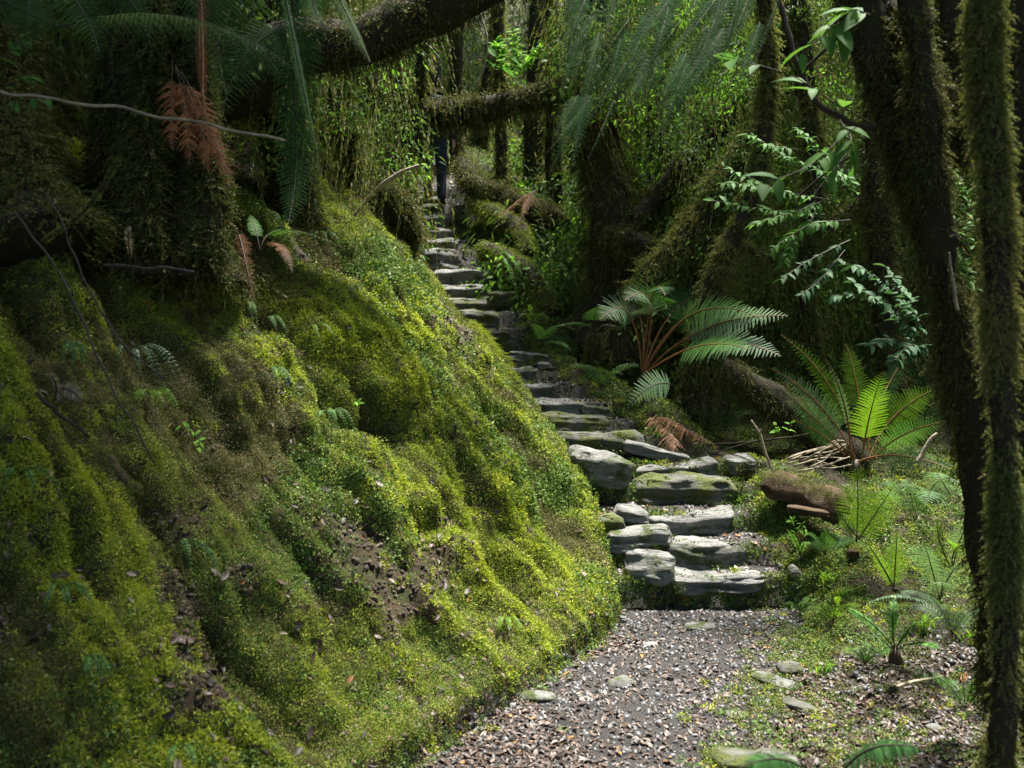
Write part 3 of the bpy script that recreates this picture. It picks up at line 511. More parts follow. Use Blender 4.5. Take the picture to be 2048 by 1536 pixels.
# big limb crossing top centre
tree('tree_limb', 'thick black mossy limb crossing the top of the photo', 'limb', [(330, 180, 5.2), (480, 150, 5.2), (600, 100, 5.2), (730, 85, 5.2), (860, 20, 5.3), (1000, -40, 5.4), (1250, -110, 5.5)], [.26, .22, .16, .13, .15, .14, .12], 1700, .8, 'hang_dark', 240, (.12, .34), seed=21, K=60)
tree('fallen_log', 'mossy trunk spanning horizontally above the upper stairs', 'fallen log', [(560, 120, 8.6), (660, 165, 8.6), (740, 185, 8.7), (830, 225, 8.8), (930, 225, 9), (1020, 205, 9.1), (1120, 180, 9.2), (1230, 170, 9.4)], [.13, .14, .13, .13, .12, .11, .10], 3200, 1.2, 'hang_dark', 300, (.15, .5), seed=22, K=60, part='trunk')
tree('tree', 'slim mossy tree standing left of the upper stairs under the horizontal trunk', 'tree', [(822, 480, 8.9), (805, 420, 8.8), (798, 300, 8.7), (790, 180, 8.6), (792, 80, 8.6), (785, -80, 8.6)], [.13, .1, .09, .085, .08], 2400, 1.2, 'hang', 160, (.15, .5), seed=23, limbs=[([(845, 330, 8.8), (835, 240, 8.8), (840, 160, 8.8), (850, 60, 8.8), (838, -60, 8.8)], [.06, .06, .05])])
tree('root', 'arching mossy root left of the upper stairs', 'root', [(655, 370, 7.2), (700, 385, 7.2), (770, 395, 7.3), (815, 440, 7.5), (800, 520, 7.6)], [.07, .09, .11, .1, .1], 1600, 1., 'hang_dark', 60, (.1, .3), seed=24, part='wood')
# old tree with aerial roots on top of the bank, left
tree('tree', 'massive old tree on the bank top with hanging roots at the left', 'tree', [(330, 560, 4.4), (335, 420, 4.4), (330, 250, 4.4), (320, 60, 4.4), (330, -150, 4.4)], [.33, .21, .19, .2, .26], 6500, .9, 'hang_dark', 360, (.3, .9), seed=31, sides=18, K=50, rough=.7,
     limbs=[([(410, 520, 4.1), (420, 400, 4.15), (400, 250, 4.2), (395, 100, 4.2), (400, -60, 4.2)], [.07, .06, .05, .05]), ([(300, 490, 4.0), (290, 330, 4.05), (300, 160, 4.1), (310, 0, 4.1)], [.05, .045, .04]), ([(230, 470, 4.3), (215, 300, 4.4), (240, 130, 4.4), (250, -60, 4.4)], [.06, .07, .08])])
tree('tree', 'mossy buttress at the left edge of the photo', 'tree', [(90, 500, 3.7), (30, 380, 3.8), (-20, 200, 3.9), (-40, -50, 4.0)], [.26, .18, .2, .24], 6000, .8, 'moss_dull', 90, (.2, .5), seed=32, sides=16, rough=.7)
tree('tree', 'dim mossy trunk behind the drooping fern at the top left', 'tree', [(590, 480, 5.8), (585, 350, 5.8), (560, 200, 5.8), (570, 0, 5.8), (560, -120, 5.8)], [.16, .13, .12, .13], 1500, 1.1, 'hang_dark', 200, (.3, .9), seed=33)
tree('tree', 'thin mossy trunk between the limb and the upper stairs', 'tree', [(700, 470, 7.0), (705, 330, 7.0), (680, 200, 7.0), (690, 60, 7.0), (680, -80, 7.0)], [.10, .08, .07, .07], 1500, 1.2, 'hang', 170, (.2, .7), seed=34)
# right middle distance
tree('tree', 'broad dark mossy stump tree right of the upper stairs', 'tree', [(1215, 700, 8.8), (1225, 560, 8.8), (1215, 430, 8.8), (1200, 300, 8.9), (1190, 120, 9), (1180, -80, 9)], [.5, .34, .27, .2, .16, .14], 4600, 1.4, 'hang_dark', 420, (.3, 1.1), seed=41, sides=18, K=50, rough=.7,
     limbs=[([(1230, 520, 8.6), (1310, 400, 8.6), (1400, 300, 8.6), (1480, 210, 8.7), (1560, 60, 8.8)], [.12, .10, .09, .08, .07]), ([(1220, 470, 8.5), (1300, 500, 8.2), (1370, 560, 8), (1400, 640, 8)], [.10, .09, .08, .08])])
tree('tree', 'diagonal mossy trunk leaning right behind the green fern clump', 'tree', [(1230, 720, 7.9), (1300, 570, 7.9), (1380, 480, 7.9), (1430, 400, 7.9), (1520, 250, 8), (1570, 60, 8.1), (1600, -100, 8.1)], [.15, .13, .13, .10, .08, .07], 3600, 1.2, 'hang', 260, (.2, .6), seed=42, K=60)
tree('tree', 'slender leaning mossy trunk rising from the fern clump', 'tree', [(1390, 840, 7.3), (1400, 720, 7.3), (1420, 600, 7.3), (1465, 480, 7.3), (1510, 370, 7.3), (1535, 200, 7.4), (1530, 40, 7.4), (1520, -80, 7.4)], [.13, .10, .085, .07, .06, .055], 2400, 1., 'hang', 140, (.2, .6), seed=43, K=50)
tree('tree', 'moss curtained tree in the upper middle of the right side', 'tree', [(1330, 560, 9.6), (1330, 400, 9.6), (1320, 200, 9.6), (1330, -80, 9.6)], [.14, .11, .10], 1800, 1.5, 'hang', 300, (.4, 1.2), seed=44)
tree('tree', 'slim trunk with ragged moss left of the leaning dark trunk', 'tree', [(1640, 820, 7.8), (1610, 600, 7.8), (1630, 350, 7.8), (1610, 150, 7.8), (1600, -80, 7.8)], [.10, .08, .08, .07], 1800, 1.3, 'hang', 220, (.3, .8), seed=45, limbs=[([(1615, 480, 7.8), (1700, 420, 7.7), (1800, 400, 7.6)], [.05, .04, .03]), ([(1612, 560, 7.7), (1540, 520, 7.5), (1450, 470, 7.4)], [.04, .035, .03])])
tree('tree', 'shadowed trunk low down behind the bright fern', 'tree', [(1800, 900, 7.2), (1775, 700, 7.3), (1760, 450, 7.4), (1750, 200, 7.5), (1755, -60, 7.5)], [.14, .10, .09, .09], 1600, 1.2, 'hang_dark', 160, (.3, .8), seed=46)
tree('fallen_log', 'dark rotting trunk slanting in shadow behind the bright fern', 'fallen log', [(1440, 740, 6.9), (1530, 790, 6.8), (1640, 870, 6.7), (1730, 930, 6.6)], [.11, .12, .12, .13], 700, .8, 'hang_dark', 30, (.1, .25), seed=47, part='trunk')
tree('fallen_log', 'mossy log lying along the right side of the upper stairs', 'fallen log', [(925, 330, 11.5), (950, 370, 11), (1000, 395, 10.8), (1060, 425, 10.6), (1120, 445, 10.4)], [.14, .16, .16, .15, .14], 1500, 1.1, 'moss_dull', 30, (.1, .25), seed=48, part='trunk')
tree('root', 'mossy root ridge bordering the upper steps on the right', 'root', [(945, 405, 10.9), (990, 430, 10.5), (1035, 465, 10.1), (1055, 510, 9.8)], [.09, .11, .12, .1], 1600, .6, 'moss', 0, seed=49, part='wood')
tree('root', 'bright mossy hump right of the wide slab step', 'root', [(965, 500, 9.9), (1015, 520, 9.6), (1060, 565, 9.3), (1105, 630, 9.0)], [.08, .12, .12, .1], 1600, .6, 'moss', 0, seed=50, part='wood')
tree('root', 'thick rounded moss covered root at the bank edge above the bend', 'root', [(935, 655, 7.9), (965, 690, 7.7), (995, 730, 7.5), (1012, 755, 7.4)], [.07, .09, .09, .06], 1300, .6, 'moss_yellow', 0, seed=51, part='wood')
# background trees, told apart
for i, (px, D, r, lean, lab) in enumerate([(905, 13, .10, 10, 'thin'), (945, 14.5, .12, 45, 'tilted'), (1005, 12.5, .08, -8, 'narrow'), (1062, 13.5, .13, 12, 'stout'), (1110, 11.5, .10, -5, 'dark'), (1150, 14, .12, 6, 'pale'), (870, 15, .14, -10, 'distant'), (1260, 12, .11, 10, 'hidden'), (1400, 12.5, .12, 20, 'mossed'), (1480, 11, .08, -14, 'slight'), (1690, 10.5, .1, 16, 'dim'), (1880, 9.5, .11, -12, 'shaded'), (1940, 11.5, .12, 10, 'far'), (760, 12, .14, 4, 'left'), (640, 10, .15, 6, 'gloomy')]):
    gz_ = ground((px-CX)/F*D, D); py0 = HY-(gz_-.2-CH)/F**0*F/D
    where = ['above the stair head, left of the white twig', 'above the stair head, crossing the bright gap', 'between the white twig and the bright bush', 'just right of the bright bush at the top', 'above the right end of the horizontal trunk', 'at the top behind the hanging fern curtain', 'farthest back straight above the walking person', 'behind the broad stump tree', 'behind the diagonal trunk', 'behind the leafy branch at upper right', 'behind the shrub of glossy leaves', 'seen between the two right hand trunks', 'at the far right behind the yellow stem', 'behind the slim tree by the upper stairs', 'behind the thick limb at top left'][i]
    tree('tree', f'{lab} mossy background trunk {where}', 'tree', [(px, min(py0, 700), D), (px+lean*.5, 250, D), (px+lean, 60, D), (px+lean*1.3, -150, D)], [r*1.3, r, r*.9], 700, 1.7, 'hang' if i % 3 else 'hang_dark', 110, (.5, 1.3), seed=70+i, K=24, group='background trees')
# ------------------------------------------------------------------ twigs and sticks
def twig(label, pts, r, mat='bark_pale', branches=(), moss=0, name='stick', cat='stick', seed=0):
    C = [W(*p) if len(p) == 3 else hit(*p)+np.array([0, -.04, .03]) for p in pts]; b = Buf(); K = 10*len(C); pth = curve(C, K); pth = pth+fbm(pth*9, 2, seed)[:, None]*.012*np.array([1, .5, 1]); tube(b, pth, r, 6, .3, seed)
    org = C[0]; rt = thing(name, label, cat, tuple(org)); link('stem', b.mesh('stem', M[mat], True, origin=org), rt)
    for br in branches:
        b = Buf(); tube(b, curve([W(*p) for p in br], 12), [r[0]*.6, r[-1]*.5], 5, .3, seed); link('side_twig', b.mesh('side_twig', M[mat], True, origin=org), rt)
    if moss:
        b = Buf(); rg_ = R_(seed); tt = pth[rg_.integers(0, K, moss)]; stamp(b, TUFT[0], tt, frames(rg_.normal(size=(moss, 3)), rg_), .22+.2*rg_.random(moss)); link('moss', b.mesh('moss', M['moss'], origin=org), rt)
    return rt
twig('long bare pale vine stretching across the upper left in front of the dead ferns', [(-30, 180, 2.6), (120, 203, 2.6), (260, 222, 2.65), (420, 250, 2.7), (570, 282, 2.75)], [.004, .005, .0045, .004], moss=24, name='vine', cat='vine')
twig('thick bent pale stick leaning on the bank left of the upper stairs', [(686, 458, 6.2), (730, 405, 6.1), (765, 368, 6.0), (800, 345, 6.0), (838, 331, 6.0)], [.011, .013, .012], seed=2)
twig('white crooked twig standing in the bright gap at the top', [(955, 168, 9), (968, 130, 9), (975, 85, 9), (965, 40, 9), (950, -10, 9)], [.012, .012, .01], seed=3)
twig('dark curved twig hanging over the person at the top', [(845, 80, 8), (865, 100, 8), (878, 130, 8), (872, 165, 8)], [.012, .012, .01], 'stalk_dark', seed=4)
twig('long dark stem slanting down the left of the bank', [(30, 420, 2.7), (110, 530, 2.7), (190, 700, 2.65), (310, 930, 2.6)], [.0035, .004, .003], 'stalk_dark', seed=5, name='stem', cat='stem')
twig('second dark stem close beside the long one on the left bank', [(90, 385, 2.9), (170, 560, 2.85), (240, 690, 2.8), (330, 760, 2.8)], [.003, .0035, .003], 'stalk_dark', seed=6, name='stem', cat='stem')
twig('dark curved fallen stick lying across the moss below the old tree', [(208, 528, 3.15), (270, 532, 3.15), (330, 536, 3.15), (388, 545, 3.15)], [.007, .007, .006], 'stalk_dark', seed=7)
twig('thin greenish branch reaching from the dark hollow at left', [(90, 480, 3.2), (160, 430, 3.2), (200, 380, 3.2), (235, 320, 3.2)], [.008, .006, .005], 'bark', moss=80, seed=8)
twig('brown twig on the moss at far left below the dead fern', [(70, 790, 2.45), (120, 830, 2.4), (180, 870, 2.35)], [.006, .006, .004], 'bark', seed=9)
twig('moss covered stub lying on the bank at left', [(215, 918, 2.5), (245, 945, 2.45), (282, 982, 2.4)], [.011, .012, .008], 'wood', moss=60, seed=10)
twig('pale curved root end hanging at the bank edge above the bend', [(925, 655, 7.4), (950, 690, 7.2), (975, 722, 7.1)], [.012, .012, .006], seed=11)
twig('forked bare stick standing right of the fifth step', [(1546, 945, 5.9), (1530, 900, 5.9), (1518, 870, 5.9), (1502, 842, 5.9)], [.010, .009, .006], branches=[[(1520, 872, 5.9), (1521, 858, 5.9)]], seed=12)
twig('long thin branch lying level behind the dead fern right of the stairs', [(1380, 893, 6.6), (1500, 882, 6.3), (1620, 868, 6), (1720, 838, 5.9)], [.009, .008, .004], 'bark', branches=[[(1430, 905, 6.3), (1520, 880, 6.2), (1600, 872, 6.1)]], seed=13)
twig('broken pale branch on the litter at the lower right', [(1790, 1378, 3.7), (1830, 1362, 3.8), (1885, 1352, 3.9)], [.008, .007, .005], seed=14)
twig('grey stick leaning up beside the dark trunk at right', [(1835, 925, 4.9), (1860, 880, 4.9), (1875, 865, 4.9)], [.012, .011, .01], 'bark_pale', seed=15)
twig('pale splinter on the side of the dark leaning trunk', [(1918, 618, 3.15), (1905, 560, 3.15), (1897, 505, 3.15)], [.006, .006, .004], seed=16)
twig('bent dark branch with broad leaves at the upper right', [(1545, -30, 3.1), (1585, 90, 3.1), (1620, 180, 3.1), (1680, 240, 3.15), (1750, 258, 3.2)], [.010, .011, .012, .013], 'stalk_dark', branches=[[(1608, 140, 3.1), (1660, 90, 3.0), (1720, 30, 3)]], seed=17, name='branch', cat='branch')
twig('thin dark branch under the fern curtain at the right edge of the bank top', [(1600, 390, 4.8), (1660, 340, 4.6), (1720, 300, 4.4)], [.007, .006, .004], 'bark', seed=18)
rg_ = R_(88); rt = thing('brushwood', 'heap of pale broken twigs behind the hollow log', 'twig heap', tuple(W(1640, 925, 5.9)))
for i in range(16):
    a = W(rg_.uniform(1570, 1650), rg_.uniform(900, 945), 5.9+rg_.normal(0, .08)); e = W(rg_.uniform(1640, 1710), rg_.uniform(880, 935), 5.9+rg_.normal(0, .1)); b = Buf(); tube(b, curve([a, (a+e)/2+rg_.normal(0, .02, 3), e], 8), [.007, .004], 5, .3, i); link('twig', b.mesh('twig', M['bark_pale'], True, origin=W(1640, 925, 5.9)), rt)
# hollow log
C = curve([W(1548, 950, 5.85), W(1600, 962, 5.7), (W(1660, 985, 5.55)), W(1690, 1000, 5.5)], 20); rt = thing('fallen_log', 'short hollow rotten log with a pale upper rim right of the fourth step', 'fallen trunk', tuple(C[0])); b = Buf()
T_ = nrm(np.gradient(C, axis=0)); ang = np.linspace(-.5, 3.2, 14); up = np.array([0, 0, 1.]); sdv = nrm(np.cross(T_, up)); u2 = np.cross(sdv, T_)
for rad, rev in ((.12, 0), (.09, 1)):
    Pp = C[:, None]+rad*(sdv[:, None]*np.cos(ang)[None, :, None]+u2[:, None]*np.sin(ang)[None, :, None])-up*.1; Pp = Pp.reshape(-1, 3); Pp = Pp+.05*np.stack([fbm(Pp*9+i, 2, i) for i in range(3)], 1)
    i_, j_ = np.meshgrid(np.arange(19), np.arange(13), indexing='ij'); a0 = (i_*14+j_).ravel(); Q = np.stack([a0, a0+1, a0+15, a0+14], 1); b.add(Pp, Q if rev else Q[:, ::-1])
for e in (0, 19): i_ = np.arange(13); b.add(np.zeros((0, 3))); b.Q.append(np.stack([e*14+i_, e*14+i_+1, 280+e*14+i_+1, 280+e*14+i_], 1)); b.mq.append(np.zeros(13))
for e in (0, 13): i_ = np.arange(19); b.Q.append(np.stack([i_*14+e, (i_+1)*14+e, 280+(i_+1)*14+e, 280+i_*14+e], 1)); b.mq.append(np.zeros(19))
link('shell', b.mesh('shell', M['wood'], True, origin=C[0]), rt); b = Buf(); rg_ = R_(3); kk = rg_.integers(0, 20, 420); PPm = C[kk]+up*(.0)+sdv[kk]*rg_.normal(.02, .07, (420, 1))+rg_.normal(0, .015, (420, 3)); stamp(b, TUFT[1], PPm, frames(np.tile(up, (420, 1))+.4*rg_.normal(size=(420, 3)), rg_), .4+.4*rg_.random(420)); link('moss', b.mesh('moss', M['moss_dull'], origin=C[0]), rt)
pp = W(1620, 1018, 5.35); stone('wood_chunk', 'flat slab of reddish rotten wood below the hollow log', pp, .26, .12, .05, seed=601, mat='wood', round_=4, roll=.15, cat='wood')
pp = W(1712, 1100, 5.1); stone('wood_chunk', 'small round brown stump end on the ground below the bright fern', pp, .07, .08, .06, seed=602, mat='wood', round_=2.5, cat='wood')
# ------------------------------------------------------------------ ferns
def bez(a, c, e, n): t = np.linspace(0, 1, n)[:, None]; return (1-t)**2*a+2*t*(1-t)*c+t*t*e
def frond_geo(a, c, e, PL, npair, style='bip', t0=.25, droopy=.25, upv=(0, 0, 1), fwd=.35, seed=0, tw=.6, stem=.004, curl=0., rnd=.08):
    """rachis a>c>e, pinnae in pairs. bip: each pinna again divided; pin: simple narrow pinnae"""
    rg_ = R_(seed); b = Buf(); bs = Buf(); L = np.linalg.norm(e-a); pth = bez(a, c, e, 40); tube(bs, pth, [stem, stem*.8, stem*.3], 5, 0, 0, cap=False)
    t = np.linspace(t0, .995, npair); i = t*39; i0 = np.clip(i.astype(int), 0, 38); f = (i-i0)[:, None]; O = pth[i0]*(1-f)+pth[i0+1]*f; T = nrm(np.gradient(pth, axis=0))[i0]
    up = np.array(upv, float); S_ = nrm(np.cross(T, up)+1e-6); U = np.cross(S_, T); u = (t-t0)/(1-t0)
    prof = (np.minimum(u/.22, 1)*.35+.65)*np.clip(1-u, 0, 1)**.62 if style == 'bip' else np.clip(np.sin(np.pi*np.clip(u*.93+.07, 0, 1))**.55, .08, 1)*np.where(u > .85, 1-(u-.85)*5, 1)
    ln = PL*np.clip(prof, .05, 1)*(1+rnd*rg_.normal(size=npair)); X = []
    for sg in (1, -1):
        d = nrm(S_*sg+T*(fwd+.25*u[:, None])+U*(.12*rg_.normal(size=(npair, 1))*rnd*6)); 
        if style == 'pin':
            Wd = np.minimum(L*(1-t0)/npair*1.05, ln*.5); m_ = 3; st = np.linspace(0, 1, m_+1); w = np.array([.9, 1., .8, .08])
            V = []; 
            for q in range(m_+1):
                cpt = O+d*(ln*st[q])[:, None]-up*(droopy*ln*st[q]**2)[:, None]+U*(curl*ln*st[q]**2)[:, None]; V += [cpt+T*(Wd*w[q]/2)[:, None], cpt-T*(Wd*w[q]/2)[:, None]]
            V = np.stack(V, 1); k0 = (np.arange(npair)*2*(m_+1))[:, None]; Q = np.stack([np.stack([k0[:, 0]+2*q, k0[:, 0]+2*q+1, k0[:, 0]+2*q+3, k0[:, 0]+2*q+2], 1) for q in range(m_)], 1).reshape(-1, 4)
            b.add(V.reshape(-1, 3), Q, None, np.repeat(rg_.random(npair), 2*(m_+1)))
        else:
            sp = L*(1-t0)/npair; mm = int(max(8, min(26, PL/(sp*.30))))
            v_ = (np.arange(mm)+.5)/mm; c0 = O[:, None]+d[:, None]*(ln[:, None]*v_)[..., None]-up*(droopy*ln[:, None]*v_**2)[..., None]+T[:, None]*(-.10*ln[:, None]*v_**2)[..., None]
            dl = nrm(d[:, None]-up*(2*droopy*v_)[None, :, None]); pl = sp*.62*np.clip(1.05-v_, .1, 1)**.55*np.clip(ln/PL*1.6, .3, 1)[:, None]*1.05
            for s2 in (1, -1):
                dd_ = nrm(T[:, None]*s2*1.+dl*.45+0*c0); sd_ = nrm(np.cross(dd_, U[:, None]+0*c0)); Wp = ln[:, None]/mm*.95+0*pl
                V, Q, v = kite(c0.reshape(-1, 3), dd_.reshape(-1, 3), sd_.reshape(-1, 3), pl.ravel(), Wp.ravel(), fold=.1, v=np.clip(rg_.random(pl.size)*.6+.2+.2*rg_.normal(size=1), 0, 1)); b.add(V, Q, None, v)
    return b, bs
def fern(label, fronds, mat='fern', name='fern', cat='fern', base=None, style='bip', PL=.12, npair=26, t0=.25, crownr=.0, stalkm='stalk_dark', trunk=None, seed=0, group=None, lab2=None, **kw):
    """fronds: list of (base, ctrl, tip) each (px,py,D), plus optional dict of overrides"""
    B0 = W(*(base or fronds[0][0])); rt = thing(name, label, cat, tuple(B0), group)
    for i, fr in enumerate(fronds):
        o_ = fr[3] if len(fr) > 3 else {}; kk = dict(PL=PL, npair=npair, style=style, t0=t0, seed=seed*50+i, **kw); mm = o_.get('mat', mat); kk.update({a: b for a, b in o_.items() if a != 'mat'})
        g1, g2 = frond_geo(W(*fr[0]), W(*fr[1]), W(*fr[2]), **kk); fo = link('frond', g1.mesh('frond', M[mm], origin=B0), rt); link('stalk', g2.mesh('stalk', M[stalkm], True, origin=B0), fo)
    if crownr:
        b = Buf(); rg_ = R_(seed); tube(b, [B0+np.array([0, 0, -crownr*1.6]), B0+np.array([0, 0, crownr*.4])], [crownr, crownr*.8, crownr*.4], 10, .4, seed); link('rootstock', b.mesh('rootstock', M['stalk_dark'], True, origin=B0), rt)
    if trunk:
        b = Buf(); P, Nn, rr = tube(b, curve([W(*p) for p in trunk[0]], 24), trunk[1], 10, .4, seed); link('trunk', b.mesh('trunk', M['bark'], True, origin=B0), rt)
        moss_on(rt, P, Nn, rr, R_(seed), 300, .7, 'hang_dark')
    return rt
# --- right: dark green crown fern with red stipes
B = (1285, 752, 7.4)
fern('large dark green fern clump with reddish stalks in the right middle distance', [
    (B, (1330, 540, 7.3), (1250, 600, 6.9), {'mat': 'fern_pale'}), (B, (1270, 560, 7.3), (1200, 640, 7.0), {'mat': 'fern_pale'}), (B, (1300, 520, 7.4), (1330, 590, 7.0), {}), (B, (1370, 560, 7.2), (1530, 640, 6.6), {}), (B, (1400, 620, 7.0), (1575, 632, 6.5), {'mat': 'fern_pale'}), (B, (1420, 640, 6.9), (1560, 712, 6.4), {'mat': 'fern_pale'}), (B, (1340, 560, 7.6), (1450, 590, 7.8), {}),
    (B, (1300, 540, 7.8), (1200, 640, 7.9), {'mat': 'fern_grey', 'PL': .15}), (B, (1400, 660, 6.8), (1500, 700, 6.3), {}), (B, (1360, 600, 7.6), (1480, 600, 7.8), {})], 'fern', PL=.27, npair=26, t0=.40, stalkm='stalk', seed=1, crownr=.05, stem=.009, droopy=.15, upv=(0, -.75, .65))
fern('single flat frond hanging below the dark fern clump beside the seventh step', [((1345, 770, 6.6), (1310, 752, 6.5), (1256, 810, 6.4), {})], 'fern_pale', PL=.16, npair=17, t0=.1, seed=2, droopy=.1, upv=(.2, -1, .5))
fern('small tree fern on a dark trunk left of the large fern clump', [((1190, 668, 7.8), (1180, 610, 7.7), (1215, 612, 7.4), {}), ((1190, 668, 7.8), (1200, 600, 7.8), (1250, 650, 7.6), {}), ((1190, 668, 7.8), (1170, 630, 7.7), (1110, 655, 7.5), {'PL': .1}), ((1190, 668, 7.8), (1220, 620, 7.9), (1262, 690, 7.8), {'mat': 'fern_grey'})], 'fern', PL=.15, npair=15, t0=.3, seed=3, stem=.006, trunk=([(1185, 790, 7.9), (1186, 720, 7.85), (1190, 668, 7.8)], [.07, .05, .045]))
B = (1712, 925, 5.5)
up_c = (.0, -1, .25)
fern('tall bright green fern clump with curled tips right of the stairs', [
    (B, (1690, 760, 5.5), (1562, 670, 5.6), {'PL': .10}), (B, (1660, 800, 5.4), (1545, 738, 5.3), {'mat': 'fern_pale', 'PL': .12}), (B, (1640, 840, 5.4), (1556, 775, 5.2), {'mat': 'fern', 'PL': .11}),
    ((1728, 900, 5.6), (1722, 780, 5.7), (1692, 688, 5.8), {'PL': .13, 't0': .38}), ((1724, 915, 5.45), (1735, 830, 5.35), (1766, 742, 5.2), {'PL': .16, 't0': .25}), ((1740, 915, 5.6), (1770, 820, 5.7), (1878, 775, 5.6), {'PL': .16, 't0': .35}),
    ((1745, 920, 5.5), (1790, 860, 5.3), (1895, 842, 5.1), {'mat': 'fern', 'PL': .13, 't0': .25}), (B, (1790, 890, 5.3), (1905, 940, 5.0), {'mat': 'fern_pale', 'PL': .12}), ((1700, 900, 5.3), (1700, 800, 5.2), (1648, 712, 5.1), {'PL': .035, 'npair': 18, 'mat': 'fern_pale'}), ((1690, 910, 5.2), (1640, 860, 5.1), (1585, 838, 5.0), {'mat': 'fern', 'PL': .09}), ((1735, 900, 5.9), (1750, 800, 6.0), (1812, 712, 6.1), {'mat': 'fern', 'PL': .12, 't0': .4})], 'fern_bright', PL=.15, npair=26, t0=.3, seed=4, stem=.006, crownr=.05, upv=up_c, droopy=.05, stalkm='stalk')
B = (1712, 1085, 5.0)
fern('bright green fern of two broad fronds in front of the dark hollow', [(B, (1720, 990, 4.95), (1712, 935, 4.9), {}), (B, (1750, 1030, 4.9), (1790, 968, 4.8), {}), ((1716, 1075, 4.9), (1690, 1050, 4.8), (1672, 1010, 4.7), {'PL': .06, 'mat': 'fern'})], 'fern_lime', PL=.165, npair=22, t0=.16, seed=5, upv=up_c, droopy=.05)
fern('bright upright fern frond standing low at right beside the grass', [((1788, 1175, 4.6), (1792, 1110, 4.6), (1795, 1058, 4.6), {}), ((1788, 1175, 4.6), (1760, 1120, 4.5), (1730, 1080, 4.4), {'PL': .05})], 'fern_lime', PL=.095, npair=20, t0=.1, seed=6, upv=up_c, droopy=.05)
fern('leafy fern with pale lit fronds against the dark leaning trunk', [((1905, 1140, 4.6), (1870, 1080, 4.5), (1875, 1035, 4.4), {'mat': 'fern_bright'}), ((1905, 1140, 4.6), (1920, 1060, 4.5), (1945, 1040, 4.4), {}), ((1905, 1140, 4.6), (1900, 1090, 4.5), (1930, 1090, 4.3), {'mat': 'fern_bright'}), ((1905, 1140, 4.6), (1850, 1100, 4.5), (1810, 1110, 4.4), {'mat': 'fern'})], 'fern_pale', PL=.11, npair=16, t0=.2, seed=7, upv=(0, -.8, .6))
fern('blue grey lacy fern low down beside the right hand trunks', [((1880, 1200, 4.2), (1860, 1120, 4.1), (1850, 1090, 4.0), {}), ((1880, 1200, 4.2), (1900, 1130, 4.1), (1935, 1120, 4.0), {}), ((1880, 1200, 4.2), (1830, 1170, 4.1), (1805, 1190, 4.0), {}), ((1880, 1200, 4.2), (1890, 1150, 4.0), (1880, 1170, 3.9), {})], 'fern_pale', PL=.09, npair=18, t0=.15, seed=8)
fern('spreading fern crown with narrow fronds above the litter at lower right', [((1790, 1300, 3.9), (1750, 1240, 3.8), (1690, 1215, 3.8), {}), ((1790, 1300, 3.9), (1740, 1270, 3.7), (1725, 1225, 3.6), {}), ((1790, 1300, 3.9), (1780, 1240, 3.8), (1790, 1195, 3.9), {}), ((1790, 1300, 3.9), (1830, 1230, 3.8), (1850, 1245, 3.7), {}), ((1790, 1300, 3.9), (1850, 1270, 3.7), (1880, 1300, 3.6), {})], 'fern', style='pin', PL=.035, npair=26, t0=.08, seed=9, crownr=.035, upv=(0, -.6, .8))
fern('pale frond arching over the ground left of the spreading fern crown', [((1720, 1215, 4.2), (1790, 1165, 4.1), (1880, 1215, 4.0), {})], 'fern_pale', style='pin', PL=.04, npair=26, t0=.1, seed=10)
fern('small narrow fronds on the bank right of the second step', [((1600, 1110, 5.2), (1590, 1070, 5.1), (1575, 1060, 5.1), {}), ((1600, 1110, 5.2), (1610, 1070, 5.1), (1618, 1090, 5.0), {})], 'fern', style='pin', PL=.03, npair=16, t0=.05, seed=11)
fern('fern with spreading fronds low beside the leaning trunk at right', [((1900, 990, 5), (1860, 920, 4.9), (1880, 960, 4.7), {}), ((1850, 1000, 5), (1880, 930, 4.9), (1930, 975, 4.8), {}), ((1850, 1000, 5), (1830, 950, 4.9), (1790, 975, 4.8), {}), ((1850, 1000, 5), (1870, 960, 4.8), (1850, 1010, 4.5), {})], 'fern_pale', PL=.12, npair=18, t0=.15, seed=12)
fern('shaded frond arching over the bottom edge at lower right', [((1650, 1600, 2.2), (1600, 1480, 2.1), (1480, 1535, 2.05), {}), ((1655, 1600, 2.2), (1710, 1455, 2.1), (1850, 1500, 2.05), {})], 'fern_blue', style='pin', PL=.055, npair=30, t0=.1, seed=13, upv=(.2, -.4, .9), droopy=.6)
fern('drooping green fern on the slope right of the bend', [((1085, 690, 7.8), (1100, 630, 7.7), (1150, 660, 7.5), {}), ((1085, 690, 7.8), (1080, 640, 7.7), (1060, 650, 7.5), {}), ((1085, 690, 7.8), (1120, 670, 7.6), (1140, 700, 7.4), {})], 'fern', PL=.08, npair=14, t0=.15, seed=14)
fern('strap leaved fern on the slope beside the last step above the bend', [((1065, 648, 8.2), (1050, 610, 8.1), (1035, 640, 8.0), {}), ((1065, 648, 8.2), (1060, 600, 8.1), (1058, 612, 8.0), {}), ((1065, 648, 8.2), (1080, 610, 8.1), (1100, 640, 8.0), {})], 'fern_bright', style='pin', PL=.025, npair=18, t0=.0, seed=15)
fern('hanging green fern on the mossy hump beside the wide slab step', [((1000, 505, 9.4), (1030, 500, 9.3), (1045, 560, 9.2), {}), ((1000, 505, 9.4), (1020, 510, 9.3), (1030, 580, 9.1), {})], 'fern', style='pin', PL=.05, npair=22, t0=.0, seed=16)
